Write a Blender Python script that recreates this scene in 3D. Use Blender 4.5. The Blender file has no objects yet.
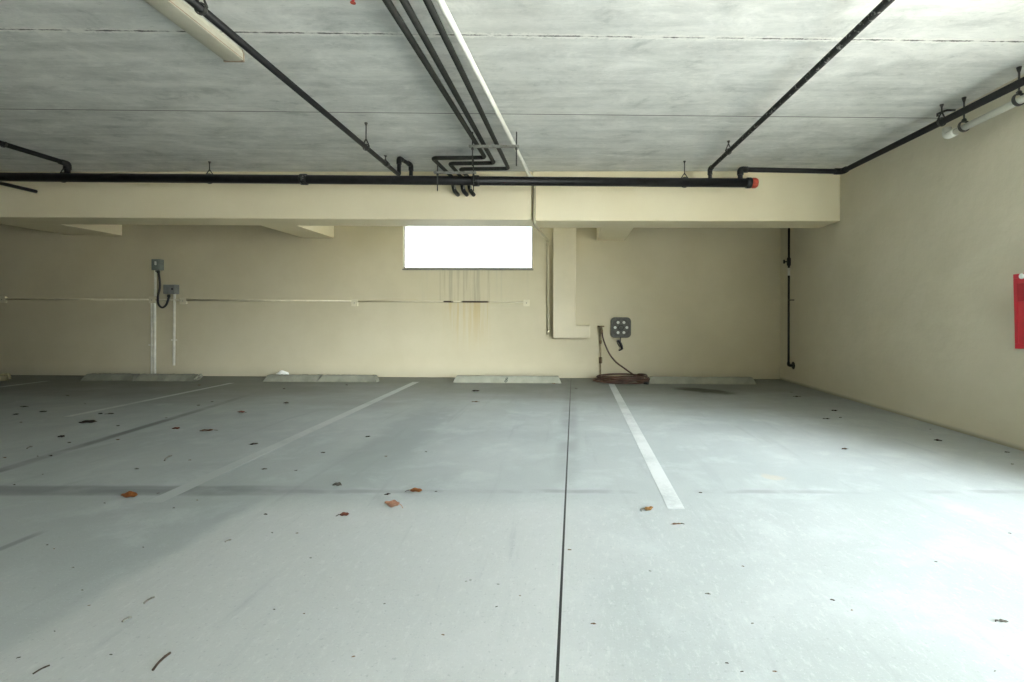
import bpy, bmesh, math, random
from mathutils import Vector, Matrix

sc = bpy.context.scene
COL = sc.collection
rnd = random.Random(7)

# ------------------------------------------------------------------ camera
F, PX, PY, YAW, ROLL, H = 480.0, 560.0, 316.0, 0.0146, 0.0035, 1.05
ct, st, cr, sr = math.cos(YAW), math.sin(YAW), math.cos(ROLL), math.sin(ROLL)
CAM = Vector((0, 0, H))
cam_data = bpy.data.cameras.new('camera')
cam_data.sensor_fit = 'HORIZONTAL'
cam_data.sensor_width = 36.0
cam_data.lens = 36.0 * F / 1024.0
cam_data.shift_x = -(PX - 512.0) / 1024.0
cam_data.shift_y = -(341.0 - PY) / 1024.0
cam_data.clip_start = 0.05
cam_data.clip_end = 500
cam = bpy.data.objects.new('camera', cam_data)
COL.objects.link(cam)
right = Vector((cr * ct, cr * st, sr))
up = Vector((-sr * ct, -sr * st, cr))
back = right.cross(up)
cam.matrix_world = Matrix(((right.x, up.x, back.x, 0), (right.y, up.y, back.y, 0), (right.z, up.z, back.z, H), (0, 0, 0, 1)))
sc.camera = cam


def ray(px, py):
    u, v = px - PX, PY - py
    a, c = u * cr - v * sr, u * sr + v * cr
    return Vector((a * ct - F * st, a * st + F * ct, c))


def at(px, py, Y):
    d = ray(px, py)
    return CAM + d * (Y / d.y)


def onz(px, py, Z=0.0):
    d = ray(px, py)
    return CAM + d * ((Z - H) / d.z)


def onx(px, py, X):
    d = ray(px, py)
    return CAM + d * (X / d.x)


# ------------------------------------------------------------------ room sizes
DW = 8.13          # back wall
XR = 3.59          # right wall
CZ = 2.97          # ceiling
YB0, YB1 = 6.36, 6.87   # beam front and back
ZB = 2.31          # beam underside
YJ = 2.1           # where the right wall ends and the entrance begins
YO = -3.6          # the other side of the entrance
XL, YR = -22.0, -9.0

# ------------------------------------------------------------------ world, sun, exposure
sc.view_settings.view_transform = 'Standard'
sc.view_settings.look = 'None'
sc.view_settings.exposure = 0.62
sc.view_settings.gamma = 1.0
sc.view_settings.use_curve_mapping = False
sc.cycles.max_bounces = 12
sc.cycles.diffuse_bounces = 8
sc.cycles.use_denoising = True
sc.cycles.sample_clamp_indirect = 20.0

w = bpy.data.worlds.new('sky')
sc.world = w
w.use_nodes = True
wt = w.node_tree
bg = wt.nodes['Background']
bg.inputs['Color'].default_value = (0.86, 0.94, 1.0, 1)
# overcast sky with a broad glow added low over the driveway to light inside
GLOW_EL = math.radians(21)
glow = Vector((0.60 * math.cos(GLOW_EL), -0.80 * math.cos(GLOW_EL), math.sin(GLOW_EL)))
w_tc = wt.nodes.new('ShaderNodeTexCoord')
w_dot = wt.nodes.new('ShaderNodeVectorMath')
w_dot.operation = 'DOT_PRODUCT'
w_dot.inputs[1].default_value = glow
wt.links.new(w_tc.outputs['Generated'], w_dot.inputs[0])
w_map = wt.nodes.new('ShaderNodeMapRange')
w_map.interpolation_type = 'SMOOTHSTEP'
w_map.inputs[1].default_value = math.cos(math.radians(24))
w_map.inputs[2].default_value = math.cos(math.radians(6))
w_map.inputs[3].default_value = 3.7
w_map.inputs[4].default_value = 52.0
wt.links.new(w_dot.outputs['Value'], w_map.inputs[0])
wt.links.new(w_map.outputs[0], bg.inputs['Strength'])

SUN_EL = math.radians(56)
sun_dir = Vector((-0.95, -0.25, -math.tan(SUN_EL))).normalized()
sd = bpy.data.lights.new('sun', 'SUN')
sd.energy = 44.0
sd.angle = math.radians(3)
sd.color = (1.0, 0.98, 0.95)
sun = bpy.data.objects.new('sun', sd)
COL.objects.link(sun)
sun.rotation_euler = sun_dir.to_track_quat('-Z', 'Y').to_euler()


def portal(name, loc, direction, sx, sy):
    ld = bpy.data.lights.new(name, 'AREA')
    ld.shape = 'RECTANGLE'
    ld.size, ld.size_y = sx, sy
    ld.cycles.is_portal = True
    o = bpy.data.objects.new(name, ld)
    COL.objects.link(o)
    o.location = loc
    o.rotation_euler = Vector(direction).to_track_quat('-Z', 'Z').to_euler()


portal('entrance_portal', (XR + 0.15, (YO + YJ) / 2, 1.45), (-1, 0, 0), YJ - YO, 2.9)
portal('window_portal', (-1.67, DW + 0.1, 2.25), (0, -1, 0), 2.3, 0.9)


# ------------------------------------------------------------------ node helper
class G:
    def __init__(self, name):
        self.m = bpy.data.materials.new(name)
        self.m.use_nodes = True
        self.t = self.m.node_tree
        self.b = self.t.nodes['Principled BSDF']

    def put(self, sock, v):
        if isinstance(v, bpy.types.NodeSocket):
            self.t.links.new(v, sock)
        elif isinstance(v, (tuple, list)):
            sock.default_value = (*v, 1) if len(v) == 3 and sock.type == 'RGBA' else v
        else:
            sock.default_value = v

    def n(self, kind, ins=None, **props):
        nd = self.t.nodes.new(kind)
        for k, v in props.items():
            setattr(nd, k, v)
        for k, v in (ins or {}).items():
            self.put(nd.inputs[k], v)
        return nd

    def math(self, op, a, b=0.0, clamp=False):
        return self.n('ShaderNodeMath', {0: a, 1: b}, operation=op, use_clamp=clamp).outputs[0]

    def step(self, v, lo, hi, a=0.0, b=1.0):
        return self.n('ShaderNodeMapRange', {0: v, 1: lo, 2: hi, 3: a, 4: b}, interpolation_type='SMOOTHSTEP', clamp=True).outputs[0]

    def mix(self, f, a, b, blend='MIX'):
        nd = self.n('ShaderNodeMix', None, data_type='RGBA', blend_type=blend)
        self.put(nd.inputs[0], f)
        self.put(nd.inputs[6], a)
        self.put(nd.inputs[7], b)
        return nd.outputs[2]

    def coord(self):
        return self.n('ShaderNodeTexCoord').outputs['Object']

    def xyz(self, c):
        s = self.n('ShaderNodeSeparateXYZ', {0: c})
        return s.outputs[0], s.outputs[1], s.outputs[2]

    def scaled(self, c, s, rz=0.0):
        return self.n('ShaderNodeMapping', {0: c, 'Scale': s, 'Rotation': (0, 0, rz)}).outputs[0]

    def noise(self, c, scale, detail=4.0, rough=0.55, dist=0.0):
        return self.n('ShaderNodeTexNoise', {'Vector': c, 'Scale': scale, 'Detail': detail, 'Roughness': rough, 'Distortion': dist}).outputs[0]

    def band(self, v, c, hw, soft):
        d = self.math('ABSOLUTE', self.math('SUBTRACT', v, c))
        return self.step(d, hw, hw + soft, 1.0, 0.0)

    def within(self, v, lo, hi, soft):
        return self.math('MULTIPLY', self.step(v, lo - soft, lo + soft), self.step(v, hi - soft, hi + soft, 1.0, 0.0))

    def mul(self, *a):
        r = a[0]
        for x in a[1:]:
            r = self.math('MULTIPLY', r, x)
        return r

    def out(self, color, rough=0.6, metal=0.0, bump=None, bs=0.2, bd=0.01, spec=0.4):
        self.put(self.b.inputs['Base Color'], color)
        self.put(self.b.inputs['Roughness'], rough)
        self.put(self.b.inputs['Metallic'], metal)
        self.put(self.b.inputs['Specular IOR Level'], spec)
        if bump is not None:
            nd = self.n('ShaderNodeBump', {'Height': bump, 'Strength': bs, 'Distance': bd})
            self.t.links.new(nd.outputs[0], self.b.inputs['Normal'])
        return self.m


def plain(name, col, rough=0.5, metal=0.0, var=0.15, scale=20.0, spec=0.4):
    g = G(name)
    c = g.coord()
    nz = g.noise(c, scale, 4)
    dark = tuple(x * (1 - var) for x in col)
    lite = tuple(min(1, x * (1 + var)) for x in col)
    return g.out(g.mix(g.step(nz, 0.3, 0.7), dark, lite), rough, metal, nz, 0.1, 0.004, spec)


# ------------------------------------------------------------------ setting materials
def mat_floor():
    g = G('concrete_floor')
    c = g.coord()
    x, y, z = g.xyz(c)
    big = g.noise(c, 0.55, 5, 0.6, 0.4)
    mid = g.noise(c, 2.6, 6, 0.65, 0.3)
    fine = g.noise(c, 60, 4, 0.7)
    grain = g.noise(c, 120, 3, 0.7)
    brush = g.noise(g.scaled(c, (38, 16, 1), 0.3), 1.0, 6, 0.75)
    col = g.mix(g.step(big, 0.3, 0.7), (0.252, 0.278, 0.268), (0.312, 0.334, 0.322))
    col = g.mix(g.math('MULTIPLY', g.step(mid, 0.45, 0.72), 0.6), col, (0.38, 0.405, 0.395))
    col = g.mix(g.math('MULTIPLY', g.step(mid, 0.46, 0.25), 0.0), col, (0.3, 0.33, 0.33))
    # rough pale slab on the aisle side, with an uneven edge
    edge = g.math('ADD', x, g.math('MULTIPLY', g.math('SUBTRACT', g.noise(c, 1.6, 5), 0.5), 0.35))
    aisle = g.mul(g.step(edge, -1.80, -1.68), g.step(y, 2.9, 2.5))
    col = g.mix(g.math('MULTIPLY', aisle, g.step(edge, -0.1, 0.3, 0.6, 0.12)), col, (0.40, 0.41, 0.39))
    col = g.mix(g.mul(aisle, g.step(brush, 0.52, 0.68), 0.3), col, (0.48, 0.49, 0.47))
    col = g.mix(g.mul(aisle, g.step(brush, 0.44, 0.30), 0.22), col, (0.25, 0.265, 0.255))
    speck = g.mul(g.step(grain, 0.58, 0.70), 0.38, g.step(y, 4.5, 1.5))
    col = g.mix(speck, col, (0.48, 0.50, 0.485))
    speck2 = g.mul(g.step(fine, 0.42, 0.28), 0.45)
    col = g.mix(speck2, col, (0.19, 0.205, 0.20))
    # brush-like scuffs running along the bays
    scuff = g.noise(g.scaled(c, (9, 0.8, 1), 0.06), 1.0, 5, 0.6, 0.5)
    col = g.mix(g.mul(g.step(scuff, 0.56, 0.75), 0.28), col, (0.19, 0.21, 0.205))
    # dark strip beside the painted line
    p = onz(350, 452)
    ww = g.mul(g.band(g.math('ADD', x, g.math('MULTIPLY', g.math('SUBTRACT', mid, 0.5), 0.5)), p.x + 0.22, 0.12, 0.22), g.within(y, 3.1, 5.4, 0.6), 0.45)
    col = g.mix(ww, col, (0.17, 0.195, 0.19))
    # control joint packed with dirt, far bay
    p1, p2 = onz(8, 468), onz(190, 413)
    jx = g.math('ADD', x, g.math('MULTIPLY', y, -(p2.x - p1.x) / (p2.y - p1.y)))
    jc = p1.x - p1.y * (p2.x - p1.x) / (p2.y - p1.y)
    jn = g.noise(c, 1.4, 3)
    col = g.mix(g.mul(g.band(jx, jc, 0.02, 0.05), g.step(jn, 0.25, 0.6), g.within(y, 2.2, 6.2, 0.4), 0.8), col, (0.075, 0.085, 0.078))
    # cross joint: broad and dirty on one side, a faint line on the other
    ja, jb = onz(0, 491), onz(1000, 492)
    jk = (jb.y - ja.y) / (jb.x - ja.x)
    yc = ja.y - jk * ja.x
    wob = g.math('ADD', g.math('SUBTRACT', y, g.math('MULTIPLY', x, jk)), g.math('MULTIPLY', g.math('SUBTRACT', g.noise(c, 3.0, 3), 0.5), 0.05))
    left = g.step(g.math('ADD', x, g.math('MULTIPLY', big, 0.4)), -1.9, -1.2, 1.0, 0.0)
    col = g.mix(g.mul(g.band(wob, yc + 0.01, 0.055, 0.045), left, g.step(mid, 0.15, 0.55), 0.62), col, (0.11, 0.122, 0.118))
    col = g.mix(g.mul(g.band(wob, yc, 0.012, 0.03), g.step(g.noise(c, 2.2, 3), 0.42, 0.62), 0.42), col, (0.12, 0.132, 0.128))
    # sealed joint straight towards the wall
    q1, q2 = onz(570.5, 390), onz(557, 680)
    k = (q2.x - q1.x) / (q2.y - q1.y)
    sx = g.math('SUBTRACT', x, g.math('MULTIPLY', y, k))
    s0 = q1.x - q1.y * k
    halo = g.mul(g.band(sx, s0, 0.03, 0.09), g.step(y, 2.6, 4.0), g.step(g.noise(c, 2.0, 3), 0.3, 0.6), 0.35)
    col = g.mix(halo, col, (0.10, 0.115, 0.11))
    col = g.mix(g.band(sx, s0, 0.0045, 0.001), col, (0.012, 0.013, 0.012))
    # grime along the wheel stops plus painted-in falloff of light towards the wall
    grime_falloff = g.mul(g.step(g.math('ADD', y, g.math('MULTIPLY', g.math('SUBTRACT', g.noise(g.scaled(c, (0.5, 1.0, 1)), 1.0, 5, 0.6), 0.5), 3.5)), 4.6, 7.4), 0.72)
    col = g.mix(grime_falloff, col, (0.125, 0.125, 0.098))
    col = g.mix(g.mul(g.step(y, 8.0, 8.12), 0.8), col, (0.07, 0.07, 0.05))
    # oil stain before the end wheel stop
    o1, o2 = onz(672, 388), onz(737, 393)
    ox = g.math('DIVIDE', g.math('SUBTRACT', x, (o1.x + o2.x) / 2), (o2.x - o1.x) / 2)
    oy = g.math('DIVIDE', g.math('SUBTRACT', g.math('ADD', y, g.math('MULTIPLY', x, 0.55)), onz(710, 391).y + 0.55 * onz(710, 391).x), 0.22)
    orr = g.math('SQRT', g.math('ADD', g.math('POWER', g.math('ABSOLUTE', ox), 2), g.math('POWER', g.math('ABSOLUTE', oy), 2)))
    orr = g.math('ADD', orr, g.math('MULTIPLY', g.math('SUBTRACT', g.noise(c, 5, 4), 0.5), 1.0))
    col = g.mix(g.math('MULTIPLY', g.step(orr, 0.55, 1.25, 1.0, 0.0), 0.95), col, (0.03, 0.03, 0.016))
    # rust-coloured spot
    t = onz(772, 477)
    d = g.n('ShaderNodeVectorMath', {0: c, 1: (t.x, t.y, 0)}, operation='DISTANCE').outputs['Value']
    d = g.math('ADD', d, g.math('MULTIPLY', g.math('SUBTRACT', g.noise(c, 9, 3), 0.5), 0.16))
    col = g.mix(g.math('MULTIPLY', g.step(d, 0.03, 0.09, 1.0, 0.0), 0.32), col, (0.42, 0.32, 0.20))
    # dark drag marks at the frame's side
    s1 = onz(15, 543)
    sm = g.mul(g.band(x, s1.x, 0.01, 0.02), g.within(y, s1.y - 0.10, s1.y + 0.10, 0.05), 0.5)
    col = g.mix(sm, col, (0.09, 0.1, 0.1))
    h = g.math('ADD', g.math('MULTIPLY', grain, 0.5), g.math('MULTIPLY', fine, 0.5))
    return g.out(col, g.step(mid, 0.2, 0.8, 0.55, 0.75), 0, h, 0.18, 0.004, 0.3)


def mat_ceiling():
    g = G('concrete_planks')
    c = g.coord()
    x, y, z = g.xyz(c)
    streak = g.noise(g.scaled(c, (0.5, 7, 1)), 1.0, 6, 0.62, 0.3)
    swirl = g.noise(g.scaled(c, (1.1, 2.0, 1), 0.5), 1.7, 8, 0.74, 0.35)
    big = g.noise(c, 0.5, 3)
    fine = g.noise(g.scaled(c, (9, 26, 1)), 1.6, 5, 0.75)
    col = g.mix(g.step(streak, 0.32, 0.68), (0.52, 0.535, 0.515), (0.66, 0.67, 0.64))
    col = g.mix(g.math('MULTIPLY', g.step(swirl, 0.46, 0.70), 0.75), col, (0.80, 0.805, 0.775))
    col = g.mix(g.math('MULTIPLY', g.step(swirl, 0.48, 0.28), 0.75), col, (0.33, 0.355, 0.345))
    col = g.mix(g.math('MULTIPLY', g.step(fine, 0.54, 0.68), 0.45), col, (0.74, 0.74, 0.70))
    col = g.mix(g.math('MULTIPLY', g.step(fine, 0.44, 0.30), 0.4), col, (0.36, 0.38, 0.37))
    pits = g.noise(c, 24, 5, 0.75)
    col = g.mix(g.math('MULTIPLY', g.step(pits, 0.62, 0.74), 0.5), col, (0.74, 0.74, 0.71))
    col = g.mix(g.math('MULTIPLY', g.step(pits, 0.34, 0.24), 0.6), col, (0.25, 0.26, 0.255))
    col = g.mix(g.math('MULTIPLY', g.step(big, 0.55, 0.75), 0.25), col, (0.56, 0.53, 0.47))
    # joints between the planks
    ka, kb = onz(20, 29.5, CZ), onz(1000, 41.5, CZ)
    kk = (kb.y - ka.y) / (kb.x - ka.x)
    y = g.math('SUBTRACT', y, g.math('MULTIPLY', x, kk))
    y1 = ka.y - kk * ka.x
    kc = onz(560, 114.5, CZ)
    y2 = kc.y - kk * kc.x
    pitch = y2 - y1
    ph = g.math('DIVIDE', g.math('SUBTRACT', y, y1), pitch)
    dist = g.math('MULTIPLY', g.math('ABSOLUTE', g.math('SUBTRACT', ph, g.math('ROUND', ph))), pitch)
    dn = g.math('ADD', dist, g.math('MULTIPLY', g.math('SUBTRACT', g.noise(c, 18, 5, 0.8), 0.5), 0.11))
    rough_j = g.step(g.math('ABSOLUTE', g.math('SUBTRACT', y, y1)), 0.1, 0.15, 1.0, 0.0)
    lips = g.mul(g.step(dn, 0.016, 0.034, 1.0, 0.0), g.math('ADD', g.math('MULTIPLY', rough_j, 0.8), 0.1))
    col = g.mix(lips, col, (0.74, 0.74, 0.70))
    jn = g.step(g.noise(g.scaled(c, (5, 1, 1)), 1.0, 4, 0.7), 0.34, 0.56)
    jmask = g.mul(g.step(g.math('ADD', dist, g.mul(g.math('SUBTRACT', g.noise(c, 22, 3, 0.7), 0.5), 0.026, rough_j)), 0.004, 0.009, 1.0, 0.0),
                  g.math('MAXIMUM', g.math('SUBTRACT', 1.0, rough_j), jn), g.step(y, 5.3, 5.1, 0.25, 1.0))
    col = g.mix(g.math('MULTIPLY', jmask, 0.9), col, (0.05, 0.052, 0.048))
    h = g.math('SUBTRACT', g.math('ADD', g.math('MULTIPLY', swirl, 0.5), g.math('MULTIPLY', streak, 0.6)), jmask)
    return g.out(col, 0.75, 0, h, 0.25, 0.02, 0.25)


def mat_paint(name, stains=False, blotch=False):
    g = G(name)
    c = g.coord()
    x, y, z = g.xyz(c)
    nz = g.noise(c, 1.1, 5, 0.6)
    fine = g.noise(c, 14, 5, 0.65)
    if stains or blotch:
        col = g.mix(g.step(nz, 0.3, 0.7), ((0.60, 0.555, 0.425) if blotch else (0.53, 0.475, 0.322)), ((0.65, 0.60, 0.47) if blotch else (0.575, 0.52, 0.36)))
    else:
        col = g.mix(g.step(nz, 0.3, 0.7), (0.77, 0.69, 0.485), (0.81, 0.735, 0.53))
    if stains:
        a, b = at(440, 290, DW), at(491, 290, DW)
        zt, zr = at(480, 270, DW).z, at(480, 302, DW).z
        st_ = g.noise(g.scaled(c, (16, 1, 0.5)), 1.0, 4, 0.7)
        up_ = g.mul(g.within(x, a.x, b.x, 0.03), g.within(z, zr, zt, 0.02), g.step(st_, 0.40, 0.62), 0.55)
        col = g.mix(up_, col, (0.33, 0.29, 0.20))
        wide = g.mul(g.within(x, a.x - 0.5, b.x + 0.9, 0.1), g.step(g.math('ADD', z, g.math('MULTIPLY', st_, 0.4)), zr - 0.1, zt + 0.2), g.step(st_, 0.5, 0.7), g.step(z, zt, zt - 0.02), 0.35)
        col = g.mix(wide, col, (0.42, 0.40, 0.31))
        dn = g.mul(g.within(x, a.x + 0.08, b.x, 0.06), g.step(z, zr - 1.0, zr - 0.02), g.step(z, zr + 0.005, zr - 0.005), g.step(st_, 0.36, 0.62), 0.65)
        col = g.mix(dn, col, (0.50, 0.37, 0.16))
        # darker towards the foot of the wall
        col = g.mix(g.mul(g.step(z, 0.22, 0.0), 0.35), col, (0.30, 0.28, 0.2))
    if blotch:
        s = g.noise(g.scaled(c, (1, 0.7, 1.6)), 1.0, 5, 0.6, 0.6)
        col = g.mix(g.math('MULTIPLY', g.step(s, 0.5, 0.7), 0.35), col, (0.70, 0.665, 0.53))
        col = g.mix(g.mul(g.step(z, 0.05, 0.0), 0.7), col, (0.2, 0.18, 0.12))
    return g.out(col, 0.62, 0, g.math('ADD', g.math('MULTIPLY', nz, 1.0), g.math('MULTIPLY', fine, 0.25)), 0.5 if blotch else 0.12, 0.03, 0.3)


M = {}
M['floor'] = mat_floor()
M['ceiling'] = mat_ceiling()
M['wall'] = mat_paint('cream_wall_paint')
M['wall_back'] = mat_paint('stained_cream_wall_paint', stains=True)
M['wall_right'] = mat_paint('uneven_cream_wall_paint', blotch=True)
M['black_pipe'] = plain('black_steel', (0.010, 0.010, 0.0105), 0.45, 0.0, 0.4, 12, 0.3)
g = G('worn_black_steel')
c_ = g.coord()
fl_ = g.step(g.noise(c_, 26, 4, 0.7), 0.58, 0.63)
M['worn_pipe'] = g.out(g.mix(g.math('MULTIPLY', fl_, 0.6), (0.014, 0.014, 0.013), (0.30, 0.30, 0.28)), 0.5, 0, None, 0.2, 0.01, 0.3)
M['foam'] = plain('black_foam_insulation', (0.016, 0.017, 0.014), 0.55, 0.0, 0.3, 25, 0.35)
M['galv'] = plain('galvanised_steel', (0.30, 0.30, 0.27), 0.5, 0.6, 0.25, 30)
M['dark_steel'] = plain('dark_steel', (0.06, 0.06, 0.055), 0.5, 0.5, 0.3, 30)
M['pvc'] = plain('white_pvc', (0.74, 0.74, 0.66), 0.4, 0.0, 0.06, 6)
M['conduit'] = plain('painted_conduit', (0.66, 0.61, 0.45), 0.5, 0.0, 0.08, 10)
M['bare_conduit'] = plain('pale_conduit', (0.74, 0.72, 0.62), 0.45, 0.0, 0.08, 10)
M['red'] = plain('red_paint', (0.50, 0.016, 0.03), 0.35, 0.0, 0.1, 6)
M['dark_red'] = plain('deep_red_paint', (0.36, 0.004, 0.014), 0.4, 0.0, 0.1, 6)
M['cap_red'] = plain('orange_red_paint', (0.42, 0.06, 0.03), 0.5, 0.0, 0.3, 40)
M['white'] = plain('white_plastic', (0.80, 0.80, 0.76), 0.5, 0.0, 0.05, 10)
M['grey_box'] = plain('grey_green_enamel', (0.15, 0.175, 0.16), 0.4, 0.0, 0.15, 12)
M['grey_box2'] = plain('grey_enamel', (0.20, 0.205, 0.185), 0.45, 0.0, 0.15, 12)
M['rubber'] = plain('black_rubber', (0.018, 0.018, 0.016), 0.5, 0.0, 0.2, 12)
M['stop'] = plain('pale_cast_concrete', (0.25, 0.25, 0.19), 0.8, 0.0, 0.12, 7)
M['stop_old'] = plain('weathered_cast_concrete', (0.19, 0.19, 0.14), 0.85, 0.0, 0.18, 6)
M['rust'] = plain('rusty_steel', (0.20, 0.13, 0.07), 0.8, 0.1, 0.4, 25)
M['hose'] = plain('brown_red_hose', (0.060, 0.030, 0.018), 0.45, 0.0, 0.3, 9)
M['brass'] = plain('dull_brass', (0.18, 0.13, 0.07), 0.5, 0.4, 0.3, 30)
M['copper'] = plain('painted_copper', (0.40, 0.33, 0.20), 0.5, 0.1, 0.2, 20)
M['holder'] = plain('grey_plastic', (0.085, 0.084, 0.066), 0.5, 0.0, 0.15, 30)
M['holder_dark'] = plain('dark_grey_plastic', (0.042, 0.042, 0.034), 0.5, 0.0, 0.15, 30)
M['pale'] = plain('pale_grey_plastic', (0.62, 0.62, 0.57), 0.5, 0.0, 0.05, 10)
M['nozzle'] = plain('black_purple_plastic', (0.022, 0.018, 0.022), 0.4, 0.0, 0.2, 20)
M['lens'] = plain('yellowed_acrylic', (0.50, 0.48, 0.385), 0.35, 0.0, 0.08, 5)
M['housing'] = plain('cream_enamel', (0.55, 0.54, 0.45), 0.45, 0.0, 0.1, 6)
M['lamp_end'] = plain('brown_stained_enamel', (0.33, 0.26, 0.19), 0.6, 0.0, 0.25, 20)
M['ink'] = plain('black_stencil_paint', (0.06, 0.065, 0.05), 0.8, 0.0, 0.2, 40)
M['scrap'] = plain('white_paper', (0.85, 0.85, 0.80), 0.7, 0.0, 0.04, 10)


def mat_line(name, fade):
    g = G(name)
    c = g.coord()
    x, y, z = g.xyz(c)
    wear = g.noise(c, 2.0, 5, 0.6)
    fine = g.noise(c, 40, 4, 0.7)
    k = g.math('ADD', g.math('MULTIPLY', wear, 0.75), g.math('MULTIPLY', fine, 0.25))
    f = g.math('MULTIPLY', g.step(k, 0.70, 0.40), fade)
    if fade < 0.9:
        f = g.math('MULTIPLY', f, g.step(y, 2.9, 4.6, 0.15, 1.0))
    return g.out(g.mix(f, (0.29, 0.31, 0.30), (0.46, 0.48, 0.465)), 0.6, 0, fine, 0.1, 0.003, 0.3)


M['line'] = mat_line('white_line_paint', 1.0)
M['line_worn'] = mat_line('worn_white_line_paint', 0.62)


def mat_rusty_conduit():
    g = G('conduit_with_rust')
    c = g.coord()
    x, y, z = g.xyz(g.n('ShaderNodeNewGeometry').outputs['Position'])
    a, b = at(462, 302, DW).x, at(489, 302, DW).x
    a2, b2 = at(440, 302, DW).x, at(454, 302, DW).x
    nz = g.noise(c, 9, 3)
    m = g.math('MAXIMUM', g.within(x, a, b, 0.03), g.mul(g.within(x, a2, b2, 0.02), g.step(nz, 0.35, 0.5)))
    return g.out(g.mix(m, (0.63, 0.58, 0.42), (0.035, 0.022, 0.01)), 0.6)


M['conduit_rust'] = mat_rusty_conduit()


def leaf_mat(name, c1, c2):
    g = G(name)
    c = g.coord()
    nz = g.noise(c, 40, 4, 0.6)
    return g.out(g.mix(g.step(nz, 0.35, 0.65), c1, c2), 0.6, 0, nz, 0.2, 0.003)


LEAF = {
    'orange': leaf_mat('orange_brown_leaf', (0.22, 0.075, 0.02), (0.34, 0.13, 0.03)),
    'tan': leaf_mat('pinkish_tan_leaf', (0.33, 0.17, 0.10), (0.42, 0.24, 0.15)),
    'red': leaf_mat('red_brown_leaf', (0.12, 0.035, 0.018), (0.20, 0.06, 0.025)),
    'brown': leaf_mat('brown_leaf', (0.10, 0.055, 0.025), (0.20, 0.11, 0.05)),
    'dark': leaf_mat('dark_brown_leaf', (0.025, 0.018, 0.012), (0.06, 0.04, 0.025)),
    'grey': leaf_mat('grey_leaf', (0.09, 0.085, 0.065), (0.18, 0.17, 0.14)),
    'yellow': leaf_mat('yellow_orange_leaf', (0.08, 0.05, 0.015), (0.44, 0.19, 0.025)),
}

# ------------------------------------------------------------------ mesh helpers


def box(bm, lo, hi, bev=0.0):
    lo, hi = Vector(lo), Vector(hi)
    vs = [bm.verts.new((x, y, z)) for x in (lo.x, hi.x) for y in (lo.y, hi.y) for z in (lo.z, hi.z)]
    fs = [(0, 1, 3, 2), (4, 6, 7, 5), (0, 4, 5, 1), (2, 3, 7, 6), (0, 2, 6, 4), (1, 5, 7, 3)]
    faces = [bm.faces.new([vs[i] for i in f]) for f in fs]
    if bev:
        es = list({e for f in faces for e in f.edges})
        bmesh.ops.bevel(bm, geom=es, offset=bev, segments=2, profile=0.5, affect='EDGES')
    return bm


def prism(bm, prof, a, b, axes='yz', bev=0.0):
    """extrude a 2-D outline (in the two named axes) along the third axis from a to b"""
    third = [k for k in 'xyz' if k not in axes][0]

    def mk(p, t):
        d = {axes[0]: p[0], axes[1]: p[1], third: t}
        return bm.verts.new((d['x'], d['y'], d['z']))
    A = [mk(p, a) for p in prof]
    B = [mk(p, b) for p in prof]
    n = len(prof)
    fs = [bm.faces.new(A), bm.faces.new(B[::-1])]
    for i in range(n):
        fs.append(bm.faces.new((A[i], B[i], B[(i + 1) % n], A[(i + 1) % n])))
    bmesh.ops.recalc_face_normals(bm, faces=fs)
    if bev:
        es = list({e for f in fs for e in f.edges})
        bmesh.ops.bevel(bm, geom=es, offset=bev, segments=2, profile=0.5, affect='EDGES')
    return bm


def fillet(pts, r, seg=5):
    pts = [Vector(p) for p in pts]
    out = [pts[0]]
    for i in range(1, len(pts) - 1):
        p, a, b = pts[i], pts[i - 1], pts[i + 1]
        d1, d2 = (a - p), (b - p)
        rr = min(r, d1.length * 0.45, d2.length * 0.45)
        s, e = p + d1.normalized() * rr, p + d2.normalized() * rr
        for k in range(seg + 1):
            t = k / seg
            out.append(s * (1 - t) ** 2 + p * 2 * t * (1 - t) + e * t * t)
    out.append(pts[-1])
    return out


def sweep(bm, pts, r, n=12, fr=0.0, caps=True):
    pts = fillet(pts, fr) if fr else [Vector(p) for p in pts]
    rs = r if isinstance(r, (list, tuple)) else [r] * len(pts)
    tang = []
    for i in range(len(pts)):
        a, b = pts[max(0, i - 1)], pts[min(len(pts) - 1, i + 1)]
        tang.append((b - a).normalized())
    t0 = tang[0]
    ref = Vector((0, 0, 1)) if abs(t0.z) < 0.9 else Vector((1, 0, 0))
    nrm = t0.cross(ref).normalized()
    rings = []
    for i, p in enumerate(pts):
        if i:
            nrm = (nrm - tang[i] * nrm.dot(tang[i])).normalized()
        bi = tang[i].cross(nrm)
        rings.append([bm.verts.new(p + (nrm * math.cos(2 * math.pi * k / n) + bi * math.sin(2 * math.pi * k / n)) * rs[i]) for k in range(n)])
    fs = []
    for a, b in zip(rings, rings[1:]):
        for k in range(n):
            f = bm.faces.new((a[k], a[(k + 1) % n], b[(k + 1) % n], b[k]))
            f.smooth = True
            fs.append(f)
    if caps:
        fs.append(bm.faces.new(rings[0][::-1]))
        fs.append(bm.faces.new(rings[-1]))
    bmesh.ops.recalc_face_normals(bm, faces=fs)
    return bm


def lathe(bm, base, axis, prof, n=20):
    """prof: list of (radius, distance along axis)"""
    base, axis = Vector(base), Vector(axis).normalized()
    return sweep(bm, [base + axis * (d + 1e-5 * i) for i, (_, d) in enumerate(prof)], [max(q[0], 1e-4) for q in prof], n)


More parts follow.
